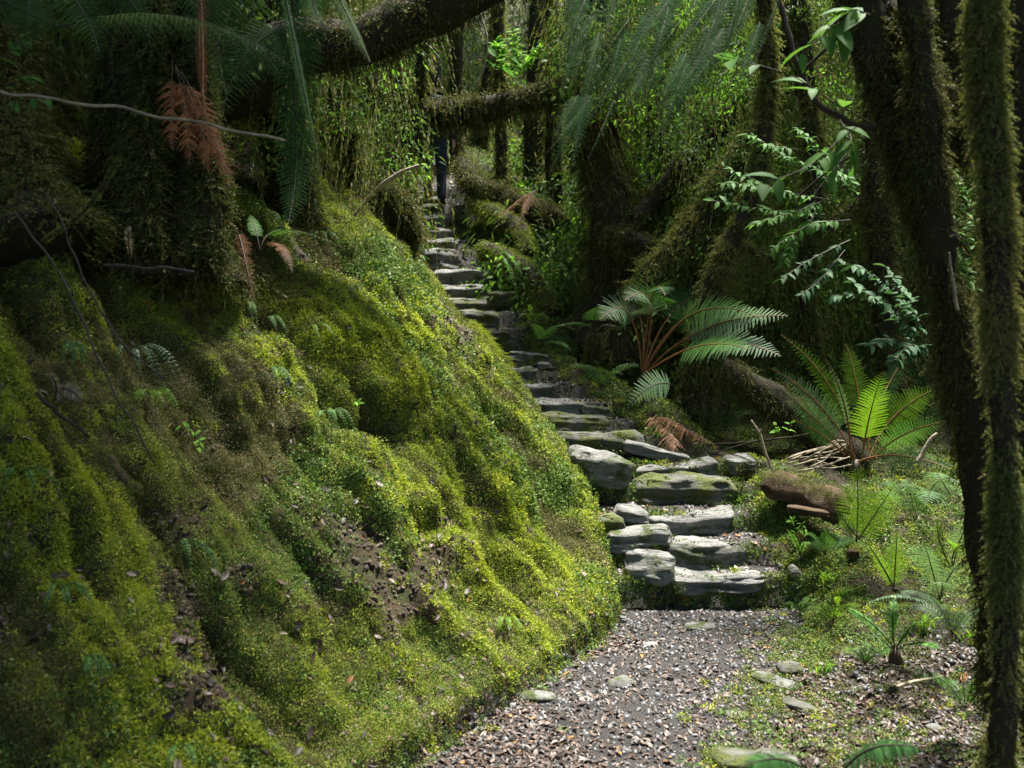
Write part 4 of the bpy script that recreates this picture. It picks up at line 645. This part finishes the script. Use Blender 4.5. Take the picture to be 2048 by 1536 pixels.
# --- dead brown ferns on the right
fern('crumpled brown dead fern lying beside the sixth step', [((1310, 830, 6.8), (1350, 840, 6.6), (1405, 880, 6.5), {}), ((1300, 835, 6.8), (1330, 860, 6.6), (1370, 900, 6.4), {}), ((1310, 830, 6.8), (1380, 860, 6.5), (1440, 895, 6.4), {}), ((1330, 850, 6.7), (1350, 880, 6.5), (1345, 905, 6.4), {})], 'fern_dead', PL=.11, npair=18, t0=.05, seed=17, droopy=.6, rnd=.25)
fern('rusty dead fern fronds on the log right of the upper stairs', [((1070, 380, 10.4), (1030, 400, 10.2), (1000, 435, 10), {}), ((1070, 380, 10.4), (1050, 400, 10.2), (1045, 440, 10), {})], 'fern_dead', PL=.1, npair=16, t0=.05, seed=18, droopy=.6, rnd=.2)
# --- upper left tree ferns
fern('long pale arching frond at the top left', [((100, 60, 3.3), (380, -30, 3.1), (588, 138, 2.9), {})], 'fern_pale', PL=.12, npair=46, t0=.12, seed=20, droopy=.75, stem=.005, fwd=.7)
fern('narrow frond hanging straight down beside the dark hollow at top left', [((560, -60, 3.2), (600, 150, 3.1), (643, 350, 3.0), {})], 'fern', PL=.038, npair=50, t0=.1, seed=21, droopy=.9, stem=.004, fwd=.9)
fern('bright green frond hanging at the top edge left of the limb', [((640, -80, 3.0), (690, 20, 2.9), (740, 124, 2.8), {}), ((640, -80, 3.0), (600, 20, 2.9), (665, 62, 2.8), {'mat': 'fern'})], 'fern_bright', PL=.08, npair=40, t0=.1, seed=22, droopy=.6, fwd=.9)
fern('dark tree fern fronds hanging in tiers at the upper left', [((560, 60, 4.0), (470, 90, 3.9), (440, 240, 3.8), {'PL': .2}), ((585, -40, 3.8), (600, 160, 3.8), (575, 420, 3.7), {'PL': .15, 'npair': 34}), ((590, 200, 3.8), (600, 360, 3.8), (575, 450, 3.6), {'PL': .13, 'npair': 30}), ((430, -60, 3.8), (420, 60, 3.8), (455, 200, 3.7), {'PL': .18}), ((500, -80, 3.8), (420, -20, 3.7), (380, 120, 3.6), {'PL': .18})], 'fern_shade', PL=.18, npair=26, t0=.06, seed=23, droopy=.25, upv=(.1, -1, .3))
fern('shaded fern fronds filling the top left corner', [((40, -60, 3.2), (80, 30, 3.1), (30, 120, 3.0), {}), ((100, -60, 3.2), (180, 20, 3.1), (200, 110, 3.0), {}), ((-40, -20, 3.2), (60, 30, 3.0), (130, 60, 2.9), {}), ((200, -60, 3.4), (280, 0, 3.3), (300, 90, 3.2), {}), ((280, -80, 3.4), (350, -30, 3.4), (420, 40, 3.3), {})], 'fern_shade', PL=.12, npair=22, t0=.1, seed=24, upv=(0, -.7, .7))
fern('fan of rust brown dead fronds hanging below the old tree', [((345, 120, 3.7), (340, 230, 3.6), (345, 300, 3.5), {}), ((350, 130, 3.7), (380, 230, 3.6), (378, 330, 3.5), {}), ((350, 130, 3.7), (410, 240, 3.6), (415, 345, 3.5), {}), ((360, 140, 3.7), (430, 250, 3.6), (448, 350, 3.5), {}), ((400, 260, 3.7), (450, 300, 3.6), (460, 375, 3.5), {})], 'fern_red', PL=.07, npair=30, t0=.2, seed=25, droopy=.6, fwd=.6, stem=.002, upv=(.25, -.9, .4), rnd=.4)
fern('long rust red dead frond hanging down the old tree', [((398, -60, 3.7), (408, 100, 3.6), (405, 250, 3.5), {}), ((400, -20, 3.7), (392, 120, 3.6), (412, 230, 3.5), {})], 'fern_red', PL=.04, npair=40, t0=.0, seed=26, droopy=.7, fwd=1., stalkm='stalk', upv=(0, -.9, .4), rnd=.2, stem=.008)
fern('curled brown dead frond hanging on the bank below the old tree', [((478, 470, 4.1), (492, 520, 4.0), (508, 605, 3.9), {})], 'fern_dead', PL=.05, npair=26, t0=.0, seed=27, droopy=.6, upv=(0, -.9, .4), rnd=.2)
B = (520, 505, 4.3)
fern('green fern with wiry black stalks on the upper bank', [(B, (540, 420, 4.3), (690, 498, 4.0), {'PL': .05}), (B, (530, 440, 4.4), (600, 470, 4.4), {'PL': .05}), (B, (560, 450, 4.2), (585, 545, 4.0), {'mat': 'fern_dead', 'PL': .06}), (B, (510, 440, 4.3), (500, 430, 4.5), {'PL': .05})], 'fern', npair=26, t0=.3, seed=28)
fern('pale grey dead frond standing by the dark hollow', [((262, 520, 3.6), (254, 480, 3.5), (257, 447, 3.5), {})], 'fern_grey', style='pin', PL=.025, npair=16, t0=.1, seed=29, upv=(0, -1, .2))
def hard(label, px, py, ln, n, seed, mat='fern', dirs=None, D=None, PL=.015, up=.5):
    """small narrow fronded fern growing from the moss and hanging over"""
    p = hit(px, py); D = p[1]-.03; rg_ = R_(seed); fr = []
    for i in range(n):
        a = (dirs[i % len(dirs)] if dirs else rg_.uniform(-1, 1)); l = 1.35*ln*(.7+.5*rg_.random())
        fr.append(((px, py, D), (px+a*l*.55, py-l*up, D-.08), (px+a*l*.95, py+l*(.55+.25*rg_.random()), D-.12), {}))
    return fern(label, fr, mat, style='pin', PL=PL, npair=20, t0=.08, seed=seed, group='small ferns growing from the mossy bank', upv=(0, -.6, .8), stem=.002)
hard('glossy small fern with several hanging fronds in the middle left of the bank', 262, 712, 95, 6, 31, 'fern_pale', [.7, .45, .9, .2, -.3, .6])
hard('dark small fern with two tiered fronds under the mossy bulge', 655, 830, 60, 5, 32, 'fern', [-.5, .3, .6, .1, .75])
hard('small fern between the old tree roots and the bank', 170, 470, 70, 5, 33, 'fern', [.4, -.3, .6, .1, .2])
hard('crisp small fern right of the root hollow', 235, 455, 60, 3, 34, 'fern', [-.2, .5, .1])
hard('bright green small fern tuft left of the dead twigs', 300, 790, 55, 6, 35, 'fern_bright', [.9, -.4, .5, .2, -.6, .8])
hard('dangling small fern in the mossy hollow at lower left', 352, 1095, 75, 3, 36, 'fern', [1.2, .3, .9])
hard('slender small fern on the bank edge below the brown frond', 455, 575, 55, 2, 37, 'fern_pale', [.1, .3])
hard('slender small fern right beside the bank edge fern', 490, 615, 60, 2, 38, 'fern', [.2, .35])
hard('little fern arching right below the brown dead frond', 530, 640, 50, 2, 39, 'fern', [.8, .5])
hard('small fern in the crease beside the mossy bulge', 540, 745, 50, 3, 40, 'fern', [.6, .2, .8])
hard('small fern at far left below the dark stems', 40, 950, 70, 3, 41, 'fern', [.9, .5, -.4])
hard('dim small fern near the left edge of the bank', 145, 695, 55, 5, 42, 'fern', [.3, -.3, .6, 0, .1])
hard('faint small fern at the lower left corner', 120, 1180, 60, 3, 43, 'fern', [.9, .3, -.4])
hard('small fern low on the left bank', 170, 1320, 60, 3, 44, 'fern', [.9, .5, .1])
hard('single small fern near the bottom of the bank', 360, 1500, 50, 2, 45, 'fern', [.5, -.4])
hard('white tipped small fern on the bank crest', 620, 655, 40, 2, 46, 'fern_bright', [.9, .4])
hard('tiny fern hanging from the moss above the lowest bank', 1010, 1240, 30, 3, 47, 'fern_bright', [.9, .3, -.3])
hard('little fern on the bank top near the stick', 640, 470, 45, 3, 48, 'fern', [.9, .3, -.3])
hard('small green fern high on the bank left of the stick', 590, 400, 55, 4, 49, 'fern', [.9, .3, -.3, .5])
fern('pair of brown dead fronds on the dark left bank', [((110, 800, 2.6), (120, 760, 2.55), (95, 745, 2.5), {}), ((112, 778, 2.6), (140, 770, 2.55), (165, 803, 2.5), {})], 'fern_grey', style='pin', PL=.03, npair=14, t0=.0, seed=51, upv=(0, -.9, .3))

def soft(label, px, py, ln, n, seed, mat='fern', PL=.05, D=None):
    """small arching bipinnate fern on the right hand floor"""
    p = hit(px, py); D = p[1]-.02; rg_ = R_(seed); fr = []
    for i in range(n):
        a = -1+2*(i+.5*rg_.random())/max(n-1, 1); l = ln*(.75+.5*rg_.random()); dd = rg_.uniform(-.25, .15)
        fr.append(((px, py, D), (px+a*l*.5, py-l*(.75+.2*rg_.random()), D+dd*.5), (px+a*l*1.15, py-l*(.35+.5*rg_.random()*(1-abs(a)*.5)), D+dd), {}))
    return fern(label, fr, mat, style='bip', PL=PL, npair=16, t0=.12, seed=seed, group='ferns on the forest floor right of the stairs', upv=(0, -.7, .7), stem=.002)
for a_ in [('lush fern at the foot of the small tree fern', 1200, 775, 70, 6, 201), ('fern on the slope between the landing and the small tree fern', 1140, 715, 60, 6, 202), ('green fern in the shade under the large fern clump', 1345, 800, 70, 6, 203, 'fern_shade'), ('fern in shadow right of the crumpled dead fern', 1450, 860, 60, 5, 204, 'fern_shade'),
           ('spreading green fern between the hollow log and the bright two frond fern', 1650, 1110, 60, 6, 205), ('green fern right of the bright two frond fern', 1830, 1040, 90, 7, 206), ('pale green fern at the foot of the dark leaning trunk', 1905, 1270, 90, 7, 207, 'fern_pale'), ('fern at the right edge just left of the yellow stem base', 1930, 1420, 90, 6, 208),
           ('low fern on the verge right of the lowest step', 1665, 1245, 55, 5, 209, 'fern_bright', .035), ('small fern at the verge above the lower litter', 1730, 1330, 50, 5, 210, 'fern', .035), ('small fern under the sharp upright rock', 1600, 1225, 35, 5, 211, 'fern', .025), ('green fern beyond the tall bright clump on its right', 1850, 870, 90, 6, 212), ('fern behind the heap of broken twigs', 1630, 860, 80, 6, 213), ('fern peeping over the slope beyond the square stone block', 1110, 590, 50, 5, 214), ('fern in the gully right of the mossy hump', 1150, 640, 60, 6, 215, 'fern_shade')]: soft(*a_)
# --- blue green curtain top right
fr = []; rg_ = R_(5)
for i in range(58):
    x0 = rg_.uniform(1150, 1520); lim = 330-max(0, x0-1230)*.55; y0 = rg_.uniform(-90, max(lim-120, -40)); l = rg_.uniform(90, 170); d_ = rg_.uniform(2.7, 3.3); sl = rg_.uniform(-.75, -.15)
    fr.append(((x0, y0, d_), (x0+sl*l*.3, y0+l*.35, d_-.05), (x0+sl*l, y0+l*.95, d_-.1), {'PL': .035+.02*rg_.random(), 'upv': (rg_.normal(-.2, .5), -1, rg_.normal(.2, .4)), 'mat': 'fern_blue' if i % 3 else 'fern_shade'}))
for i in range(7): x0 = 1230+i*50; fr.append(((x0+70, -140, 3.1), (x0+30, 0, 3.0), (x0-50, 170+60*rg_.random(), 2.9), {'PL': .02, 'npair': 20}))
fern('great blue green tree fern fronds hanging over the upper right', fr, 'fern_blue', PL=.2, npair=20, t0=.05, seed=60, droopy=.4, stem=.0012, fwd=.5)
# ------------------------------------------------------------------ broad leaved sprays and shrubs
def sprays(name, label, cat, stems, mat, size=.06, nl=14, seed=0, asp=1., stemr=.004, group=None, drp=.25):
    """stems: list of pixel polylines; leaves alternate along each"""
    rg_ = R_(seed); B0 = W(*stems[0][0]); rt = thing(name, label, cat, tuple(B0), group); bs = Buf(); bl = Buf()
    for s_ in stems:
        C = curve([W(*p) for p in s_], 30); tube(bs, C, [stemr, stemr*.5], 5, 0, 0, cap=False); t = np.sort(rg_.uniform(.15, 1, nl)); k = (t*29).astype(int); T = nrm(np.gradient(C, axis=0))[k]; sg = np.where(np.arange(nl) % 2, 1, -1)[:, None]
        up = nrm(np.array([0, -.4, 1.])+.35*rg_.normal(size=(nl, 3))); sd_ = nrm(np.cross(T, up)); y = nrm(sd_*sg+T*.7+np.array([0, 0, -drp])+.25*rg_.normal(size=(nl, 3))); x = nrm(np.cross(y, up)); z = np.cross(x, y); s = size*(.6+.7*rg_.random(nl)); stamp(bl, LEAF, C[k], np.stack([x, y, z], 2), np.stack([s*asp, s, s], 1), vj=rg_.random(nl)*1.2)
    link('stems', bs.mesh('stems', M['stalk_dark'], True, origin=B0), rt); link('foliage', bl.mesh('foliage', M[mat], True, origin=B0), rt); return rt
sprays('branch', 'leafy foreground twigs with broad green leaves at the upper right', 'branch', [[(1750, 250, 3.1), (1660, 200, 3.0), (1580, 150, 2.95), (1440, 110, 2.9)], [(1700, 258, 3.1), (1620, 330, 3.0), (1520, 370, 2.95)], [(1720, 30, 3), (1660, 60, 2.9), (1600, 110, 2.9)], [(1680, 240, 3.1), (1700, 290, 3), (1620, 400, 2.95)], [(1740, 30, 2.9), (1700, 20, 2.9), (1650, 60, 2.85)]], 'leaf', .11, 7, 1, stemr=.003)
sprays('shrub', 'leafy branches with light green leaves hanging above the fern clump at right', 'shrub', [[(1660, 400, 5.5), (1560, 380, 5.4), (1440, 330, 5.3)], [(1650, 430, 5.5), (1540, 420, 5.4), (1420, 400, 5.3)], [(1700, 440, 5.5), (1620, 450, 5.4), (1540, 500, 5.3)], [(1680, 380, 5.4), (1640, 340, 5.3), (1560, 310, 5.2)], [(1640, 420, 5.5), (1590, 480, 5.4), (1560, 540, 5.3)], [(1600, 300, 5.6), (1540, 290, 5.5), (1490, 265, 5.4)], [(1700, 350, 5.5), (1640, 300, 5.4), (1590, 250, 5.3)], [(1650, 400, 5.3), (1600, 420, 5.2), (1500, 450, 5.1)], [(1720, 400, 5.5), (1690, 350, 5.4), (1650, 360, 5.3)], [(1600, 390, 5.6), (1500, 370, 5.6), (1440, 365, 5.5)]], 'leaf', .065, 46, 2, asp=.9)
sprays('shrub', 'shrub of glossy dark blue green leaves left of the leaning trunk', 'shrub', [[(1850, 720, 5.3), (1780, 620, 5.2), (1700, 560, 5.1)], [(1840, 740, 5.3), (1790, 680, 5.2), (1740, 690, 5.0)], [(1850, 700, 5.3), (1820, 600, 5.2), (1770, 530, 5.1)], [(1850, 700, 5.3), (1770, 600, 5.1), (1660, 590, 5.1)], [(1860, 700, 5.3), (1820, 690, 5.1), (1790, 720, 5.0)], [(1860, 660, 5.3), (1760, 560, 5.3), (1680, 520, 5.2)]], 'leaf_glossy', .07, 42, 3)
sprays('shrub', 'brightly lit leafy shrub between the two right hand trunks', 'shrub', [[(1960, 520, 4.6), (1920, 450, 4.5), (1880, 380, 4.5)], [(1960, 480, 4.6), (1930, 380, 4.5), (1900, 340, 4.5)], [(1960, 560, 4.6), (1910, 500, 4.5), (1890, 440, 4.5)], [(1960, 600, 4.6), (1930, 540, 4.5), (1910, 500, 4.5)]], 'leaf', .055, 44, 4)
sprays('branch', 'drooping leafy spray left of the dark trunk below the light green branches', 'branch', [[(1700, 480, 5.2), (1620, 520, 5.1), (1560, 560, 5.0)], [(1690, 500, 5.2), (1640, 560, 5.1), (1600, 590, 5.0)]], 'leaf_glossy', .055, 34, 5)
sprays('sapling', 'bright seedling with yellow green leaves in the bright gap at the top', 'sapling', [[(985, 190, 9), (990, 130, 8.9), (1000, 90, 8.9)], [(990, 150, 9), (1010, 120, 8.9), (1030, 90, 8.9)]], 'leaf', .14, 8, 6)
sprays('shrub', 'sunlit yellow green bush in the bright gap above the horizontal trunk', 'shrub', [[(1020, 150, 12), (1035, 110, 12), (1025, 60, 12)], [(1020, 150, 12), (1060, 120, 12), (1080, 90, 12)], [(1020, 150, 12), (1000, 110, 12), (990, 80, 12)]], 'leaf_bright', .13, 70, 7)  # backlit look put into the brighter leaf colour
sprays('seedling', 'little bright green seedling hanging by the person above the steps', 'seedling', [[(835, 325, 8), (850, 310, 7.9), (865, 320, 7.9)], [(835, 325, 8), (845, 330, 7.9), (860, 340, 7.9)]], 'leaf_bright', .06, 8, 8)
sprays('seedling', 'bright seedling on the slope below the hollow log', 'seedling', [[(1600, 1090, 4.9), (1590, 1060, 4.9), (1580, 1035, 4.9)], [(1600, 1090, 4.9), (1610, 1060, 4.85), (1600, 1045, 4.8)]], 'leaf_bright', .035, 10, 9)
sprays('seedling', 'two leaved bright seedling behind the twig heap', 'seedling', [[(1575, 870, 6), (1578, 855, 6), (1580, 845, 6)], [(1560, 870, 6), (1555, 855, 6), (1548, 846, 6)]], 'leaf_bright', .06, 4, 10)
sprays('seedling', 'green seedling with pointed leaves low on the left bank', 'seedling', [[(390, 885, hit(390, 885)[1]-.03), (385, 860, hit(390, 885)[1]-.06), (360, 850, hit(390, 885)[1]-.08)], [(390, 885, hit(390, 885)[1]-.03), (400, 880, hit(390, 885)[1]-.06), (395, 900, hit(390, 885)[1]-.09)]], 'leaf_bright', .035, 7, 11, stemr=.0015)
sprays('seedling', 'four leaved seedling on the mossy bulge', 'seedling', [[(712, 812, hit(712, 812)[1]-.02), (712, 806, hit(712, 812)[1]-.05), (710, 803, hit(712, 812)[1]-.07)]], 'leaf_bright', .04, 5, 12, stemr=.0015)
sprays('shrub', 'leaves in shadow at the upper left edge', 'shrub', [[(-40, 200, 2.9), (20, 170, 2.8), (60, 150, 2.8)], [(-40, 230, 2.9), (30, 200, 2.8), (100, 195, 2.75)], [(-60, 140, 3), (10, 110, 2.9), (60, 60, 2.9)]], 'leaf', .05, 10, 13, stemr=.002)
# grass tufts
def grass(label, px, py, n, L, seed, mat='fern_bright'):
    p = hit(px, py); rg_ = R_(seed); b = Buf()
    for i in range(n):
        a = rg_.uniform(0, 6.28); l = L*(.5+.6*rg_.random()); o_ = p+np.array([rg_.normal(0, .025), rg_.normal(0, .02), 0]); dv = np.array([math.cos(a), math.sin(a)*.7, 0]); t = np.linspace(0, 1, 6)[:, None]; c = o_+np.array([0, 0, 1])*l*(t-.55*t**2)+dv*l*.7*t**1.6; s = np.array([-dv[1], dv[0], .2])*.004; w = (1-t**2); V = np.stack([c+s*w, c-s*w], 1).reshape(-1, 3); q = np.arange(5)*2; b.add(V, np.stack([q, q+1, q+3, q+2], 1), None, rg_.random())
    o_ = link('grass_tuft', b.mesh('grass_tuft', M[mat], origin=p), None, tuple(p)); tag(o_, label, 'grass tuft', 'grass tufts right of the path')
grass('grass tuft at the right end of the third step', 1478, 1005, 26, .16, 1); grass('bright grass tuft right of the pointed dark rock', 1660, 1170, 40, .2, 2); grass('grass blades below the bright grass tuft', 1690, 1200, 30, .18, 3); grass('tall thin grass behind the spreading fern crown', 1845, 1270, 26, .3, 4); grass('grass tuft near the yellow stem at the right edge', 1945, 1290, 30, .22, 5); grass('small grass tuft at the right path edge', 1650, 1345, 26, .12, 6)
grass('grass hanging on the bank edge left of the upper steps', 832, 440, 60, .22, 7)
# big individual fallen leaves
for i, (px, py, s_, lab) in enumerate([(1545, 1172, .09, 'large pale fallen leaf right of the lowest step'), (1362, 1196, .06, 'upright yellow brown leaf at the foot of the lowest step'), (1450, 1072, .05, 'curled brown leaf at the right end of the second step'), (1530, 1100, .04, 'orange fallen leaf on the moss right of the second step'), (1262, 1062, .05, 'curled pale leaf lying left of the second step'), (650, 1050, .05, 'pale leaf on the bare strip of the bank'), (700, 1365, .04, 'orange leaf on the lower bank')]):
    p = hit(px, py); b = Buf(); q = pin_leaf(s_, s_*.5, 5, .3, .5); stamp(b, (q[0]-np.array([0, s_/2, 0]), q[1], q[2], q[3]), np.array([[0, 0, .012]]), frames(np.array([[.2, -.8, .6]]), R_(i)), np.array([1.])); me = b.mesh('fallen_leaf', M['fern_grey'] if 'pale' in lab else M['fern_dead'], True); tag(link('fallen_leaf', me, None, tuple(p)), lab, 'leaf', 'single fallen leaves')
# ------------------------------------------------------------------ far undergrowth and added canopy
def under(n, rg):
    D = rg.uniform(9.5, 22, n)**1; D = 9.3+12*rg.random(n)**1.3; px = rg.uniform(-150, 2200, n); x = (px-CX)/F*D; g = ground(x, D); h = rg.random(n)**1.8*4.5; P = np.stack([x, D, g+h], 1)
    h = np.where((D < 15) & (px > 890) & (px < 1160), h*.12-.25, h); P = np.stack([x, D, g+h], 1)
    keep = ~((np.abs(px-900) < 100) & (D < 15.5)); return P[keep]
CL = [proto_obj('leaf_clump', cluster(120, .38, .06, 1), M['leaf_dark']), proto_obj('leaf_clump', cluster(110, .35, .05, 2), M['leaf']), proto_obj('leaf_clump', cluster(110, .4, .075, 3, .9, .5), M['leaf_dark']), proto_obj('leaf_clump', cluster(90, .35, .06, 4), M['leaf_bright'])]
bb = Buf(); rgc = R_(9)
for i in range(16): stamp(bb, STR[i % 4], rgc.normal(0, .22, (1, 3)), hangframe(np.array([[0, 0, .1]])*0, rgc, 1.), np.array([[1, 1, 1.+rgc.random()]]))
v_ = bb.arr(); CL += [proto_obj('moss_curtain', v_, M['hang']), proto_obj('moss_curtain', v_, M['hang_dark'])]
P = under(5200, rg); n0 = len(P); up_ = np.tile([0, 0, 1.], (n0, 1))+.25*rg.normal(size=(n0, 3)); pk = rg.choice(6, n0, p=[.25, .2, .16, .17, .14, .08]); 
o = instances('undergrowth', P, frames(up_, rg), .8+.8*rg.random(n0), pk, CL); tag(o, 'dense far undergrowth of leaves and hanging moss behind the stairs', 'undergrowth')
# middle distance on the right and the wood over the left bank top
n0 = 1500; px = rg.uniform(1120, 2150, n0); D = rg.uniform(7.6, 9.8, n0); x = (px-CX)/F*D; g = ground(x, D); h = rg.random(n0)**1.2*4.2; PA = np.stack([x, D, g+h], 1); PA = PA[~((px < 1290) & (h < 2.4))]
n1 = 900; D = rg.uniform(4.8, 9, n1); px = rg.uniform(-200, 820, n1); x = (px-CX)/F*D; g = ground(x, D); h = rg.random(n1)*2.6+.2; PB = np.stack([x, D, g+h], 1); py = HY-(PB[:, 2]-CH)/D*F; PB = PB[(py < 330) & (g > 2.2)]
P = np.vstack([PA, PB]); n0 = len(P); up_ = np.tile([0, 0, 1.], (n0, 1))+.25*rg.normal(size=(n0, 3)); pk = rg.choice(6, n0, p=[.26, .20, .17, .07, .17, .13])
o = instances('thicket', P, frames(up_, rg), .5+.45*rg.random(n0), pk, CL); tag(o, 'tangled mossy thicket right of the stairs and over the bank top', 'thicket')
CP = [proto_obj('leaf_clump', cluster(50, .40, .12, 31), M['leaf_dark']), proto_obj('leaf_clump', cluster(60, .36, .10, 32), M['leaf'])]
# canopy is unseen, added for shade, with a gap shaped for the sun
n0 = 4300; x = np.where(rg.random(n0) < .06, rg.uniform(-4, .4, n0), rg.uniform(-14, 14, n0)); y = rg.uniform(-8, 26, n0); z = 7.5+rg.random(n0)*3.5+np.maximum(y-8, 0)*.55
gap = 2.2*np.exp(-(((x-3.5)/3.1)**4+((y-11)/7)**4)) ; gap2 = .9*np.exp(-(((x-4.5)/2.5)**2+((y-20)/2.5)**2)); keep = rg.random(n0) > np.maximum(gap*1.6, gap2)
keep &= ~((y > 9) & (rg.random(n0) < .45))
keep &= fbm(np.stack([x*.5, y*.5, z*0], 1), 2, 7) > np.where(x < 1, -.3, -.1)
P = np.stack([x, y, z], 1)[keep]; n0 = len(P)
o = instances('shade_canopy', P, frames(np.tile([0, 0, 1.], (n0, 1))+.3*rg.normal(size=(n0, 3)), rg), 1.6+1.2*rg.random(n0), rg.choice(2, n0), CP); tag(o, 'unseen leafy canopy overhead', 'shade_canopy')
# ------------------------------------------------------------------ person walking up at the stair head
def skin(name, verts, edges, mat, parent, sub=2):
    """verts: (x,y,z,r)"""
    me = bpy.data.meshes.new(name); me.from_pydata([v[:3] for v in verts], edges, []); me.materials.append(mat); ob = link(name, me, parent); ob.modifiers.new('skin', 'SKIN').use_smooth_shade = True
    for i, v in enumerate(verts): r = v[3]; me.skin_vertices[0].data[i].radius = (r, r) if not isinstance(r, tuple) else r
    me.skin_vertices[0].data[0].use_root = True
    s = ob.modifiers.new('sub', 'SUBSURF'); s.levels = s.render_levels = sub; return ob
SKIN = solidmat('skin', [(.3, (.42, .24, .17)), (.7, (.5, .3, .21))], 8, .5, .05); TR = solidmat('dark_trousers', [(.3, (.008, .012, .02)), (.7, (.018, .026, .042))], 14, .8, .4, 60); JK = solidmat('dark_jacket', [(.3, (.012, .014, .018)), (.7, (.03, .034, .04))], 14, .8, .4, 60); CAPM = solidmat('blue_grey_cap', [(.3, (.05, .06, .09)), (.7, (.09, .10, .15))], 14, .8, .3); BT = solidmat('boots', [(.3, (.012, .01, .009)), (.7, (.03, .025, .02))], 14, .6, .3); HR = solidmat('hair', [(.3, (.02, .012, .008)), (.7, (.05, .03, .02))], 40, .5, .5)
pf = W(868, 410, 11.45); pr_ = thing('person', 'person in dark trousers walking away up the top steps', 'person', tuple(pf))
# body: pelvis root; back view, left foot one step up
hL, hR = (-.09, .0, .88), (.09, .0, .88); kL_, kR_ = (-.10, .16, .56), (.10, -.02, .48); aL, aR = (-.10, .20, .24), (.11, -.10, .08)
body = [(0, 0, .95, (.15, .11)), (0, .01, 1.12, (.13, .09)), (0, .02, 1.32, (.16, .11)), (0, .03, 1.44, (.09, .07)), (0, .04, 1.52, (.05, .05)), (0, .05, 1.60, (.07, .085)), (0, .05, 1.70, (.078, .095)), (0, .05, 1.76, (.055, .065)),
        (-.09, .0, .86, .085), (*kL_, .055), (*aL, .038), (.09, 0, .86, .085), (*kR_, .055), (*aR, .038), (-.19, .02, 1.40, .05), (-.25, .02, 1.14, .04), (-.24, .16, .95, .028), (.19, .02, 1.40, .05), (.25, -.02, 1.14, .04), (.26, .06, .90, .028), (-.10, .30, .19, .03), (.11, .0, .03, .03)]
be = [(0, 1), (1, 2), (2, 3), (3, 4), (4, 5), (5, 6), (6, 7), (0, 8), (8, 9), (9, 10), (0, 11), (11, 12), (12, 13), (2, 14), (14, 15), (15, 16), (2, 17), (17, 18), (18, 19), (10, 20), (13, 21)]
# hands
for w_, dx in ((16, -1), (19, 1)):
    o0 = body[w_][:3]; body.append((o0[0], o0[1]+.01, o0[2]-.06, (.036, .018))); pi = len(body)-1; be.append((w_, pi))
    for f_ in range(4):
        l = [.06, .07, .066, .05][f_]; y0 = -.027+.018*f_; body.append((o0[0]-dx*.004, o0[1]+.01+y0, o0[2]-.11, .009)); body.append((o0[0]-dx*.018, o0[1]+.014+y0, o0[2]-.11-l, .007)); be += [(pi, len(body)-2), (len(body)-2, len(body)-1)]
    body.append((o0[0]-dx*.01, o0[1]+.05, o0[2]-.08, .009)); be.append((pi, len(body)-1))
skin('body', body, be, SKIN, pr_, 1)
skin('trousers', [(0, 0, .93, (.185, .15)), (0, 0, 1.10, (.165, .13)), (-.095, .0, .80, .11), (kL_[0], kL_[1], kL_[2], .08), (aL[0], aL[1], aL[2]+.01, .064), (aL[0], aL[1], aL[2]-.04, .06), (.095, 0, .80, .11), (kR_[0], kR_[1], kR_[2], .08), (aR[0], aR[1], aR[2]+.01, .064), (aR[0], aR[1], aR[2]-.03, .06)], [(0, 1), (0, 2), (2, 3), (3, 4), (4, 5), (0, 6), (6, 7), (7, 8), (8, 9)], TR, pr_)
skin('jacket', [(0, .01, 1.14, (.18, .14)), (0, 0, .95, (.20, .16)), (0, 0, .82, (.205, .165)), (0, .02, 1.33, (.20, .15)), (0, .03, 1.43, (.15, .12)), (0, .035, 1.53, (.07, .065)), (-.2, .02, 1.40, .085), (-.26, .02, 1.14, .065), (-.24, .14, .97, .05), (-.24, .16, .92, .045), (.2, .02, 1.40, .085), (.26, -.02, 1.14, .065), (.26, .05, .93, .05), (.26, .055, .89, .045)], [(0, 1), (1, 2), (0, 3), (3, 4), (4, 5), (3, 6), (6, 7), (7, 8), (8, 9), (3, 10), (10, 11), (11, 12), (12, 13)], JK, pr_)
skin('hair', [(0, .03, 1.57, (.07, .06)), (0, .02, 1.64, (.088, .08)), (0, .03, 1.71, (.09, .09)), (0, .04, 1.77, (.07, .07))], [(0, 1), (1, 2), (2, 3)], HR, pr_)
skin('cap', [(0, .05, 1.75, (.098, .11)), (0, .05, 1.79, (.088, .10)), (0, .05, 1.825, (.06, .07)), (0, .17, 1.745, (.06, .012))], [(0, 1), (1, 2), (0, 3)], CAPM, pr_)
for (ax, ay, az) in (aL, aR): skin('boot', [(ax, ay, az, .055), (ax, ay+.01, az-.045, .05), (ax, ay+.14, az-.055, (.045, .03))], [(0, 1), (1, 2)], BT, pr_)
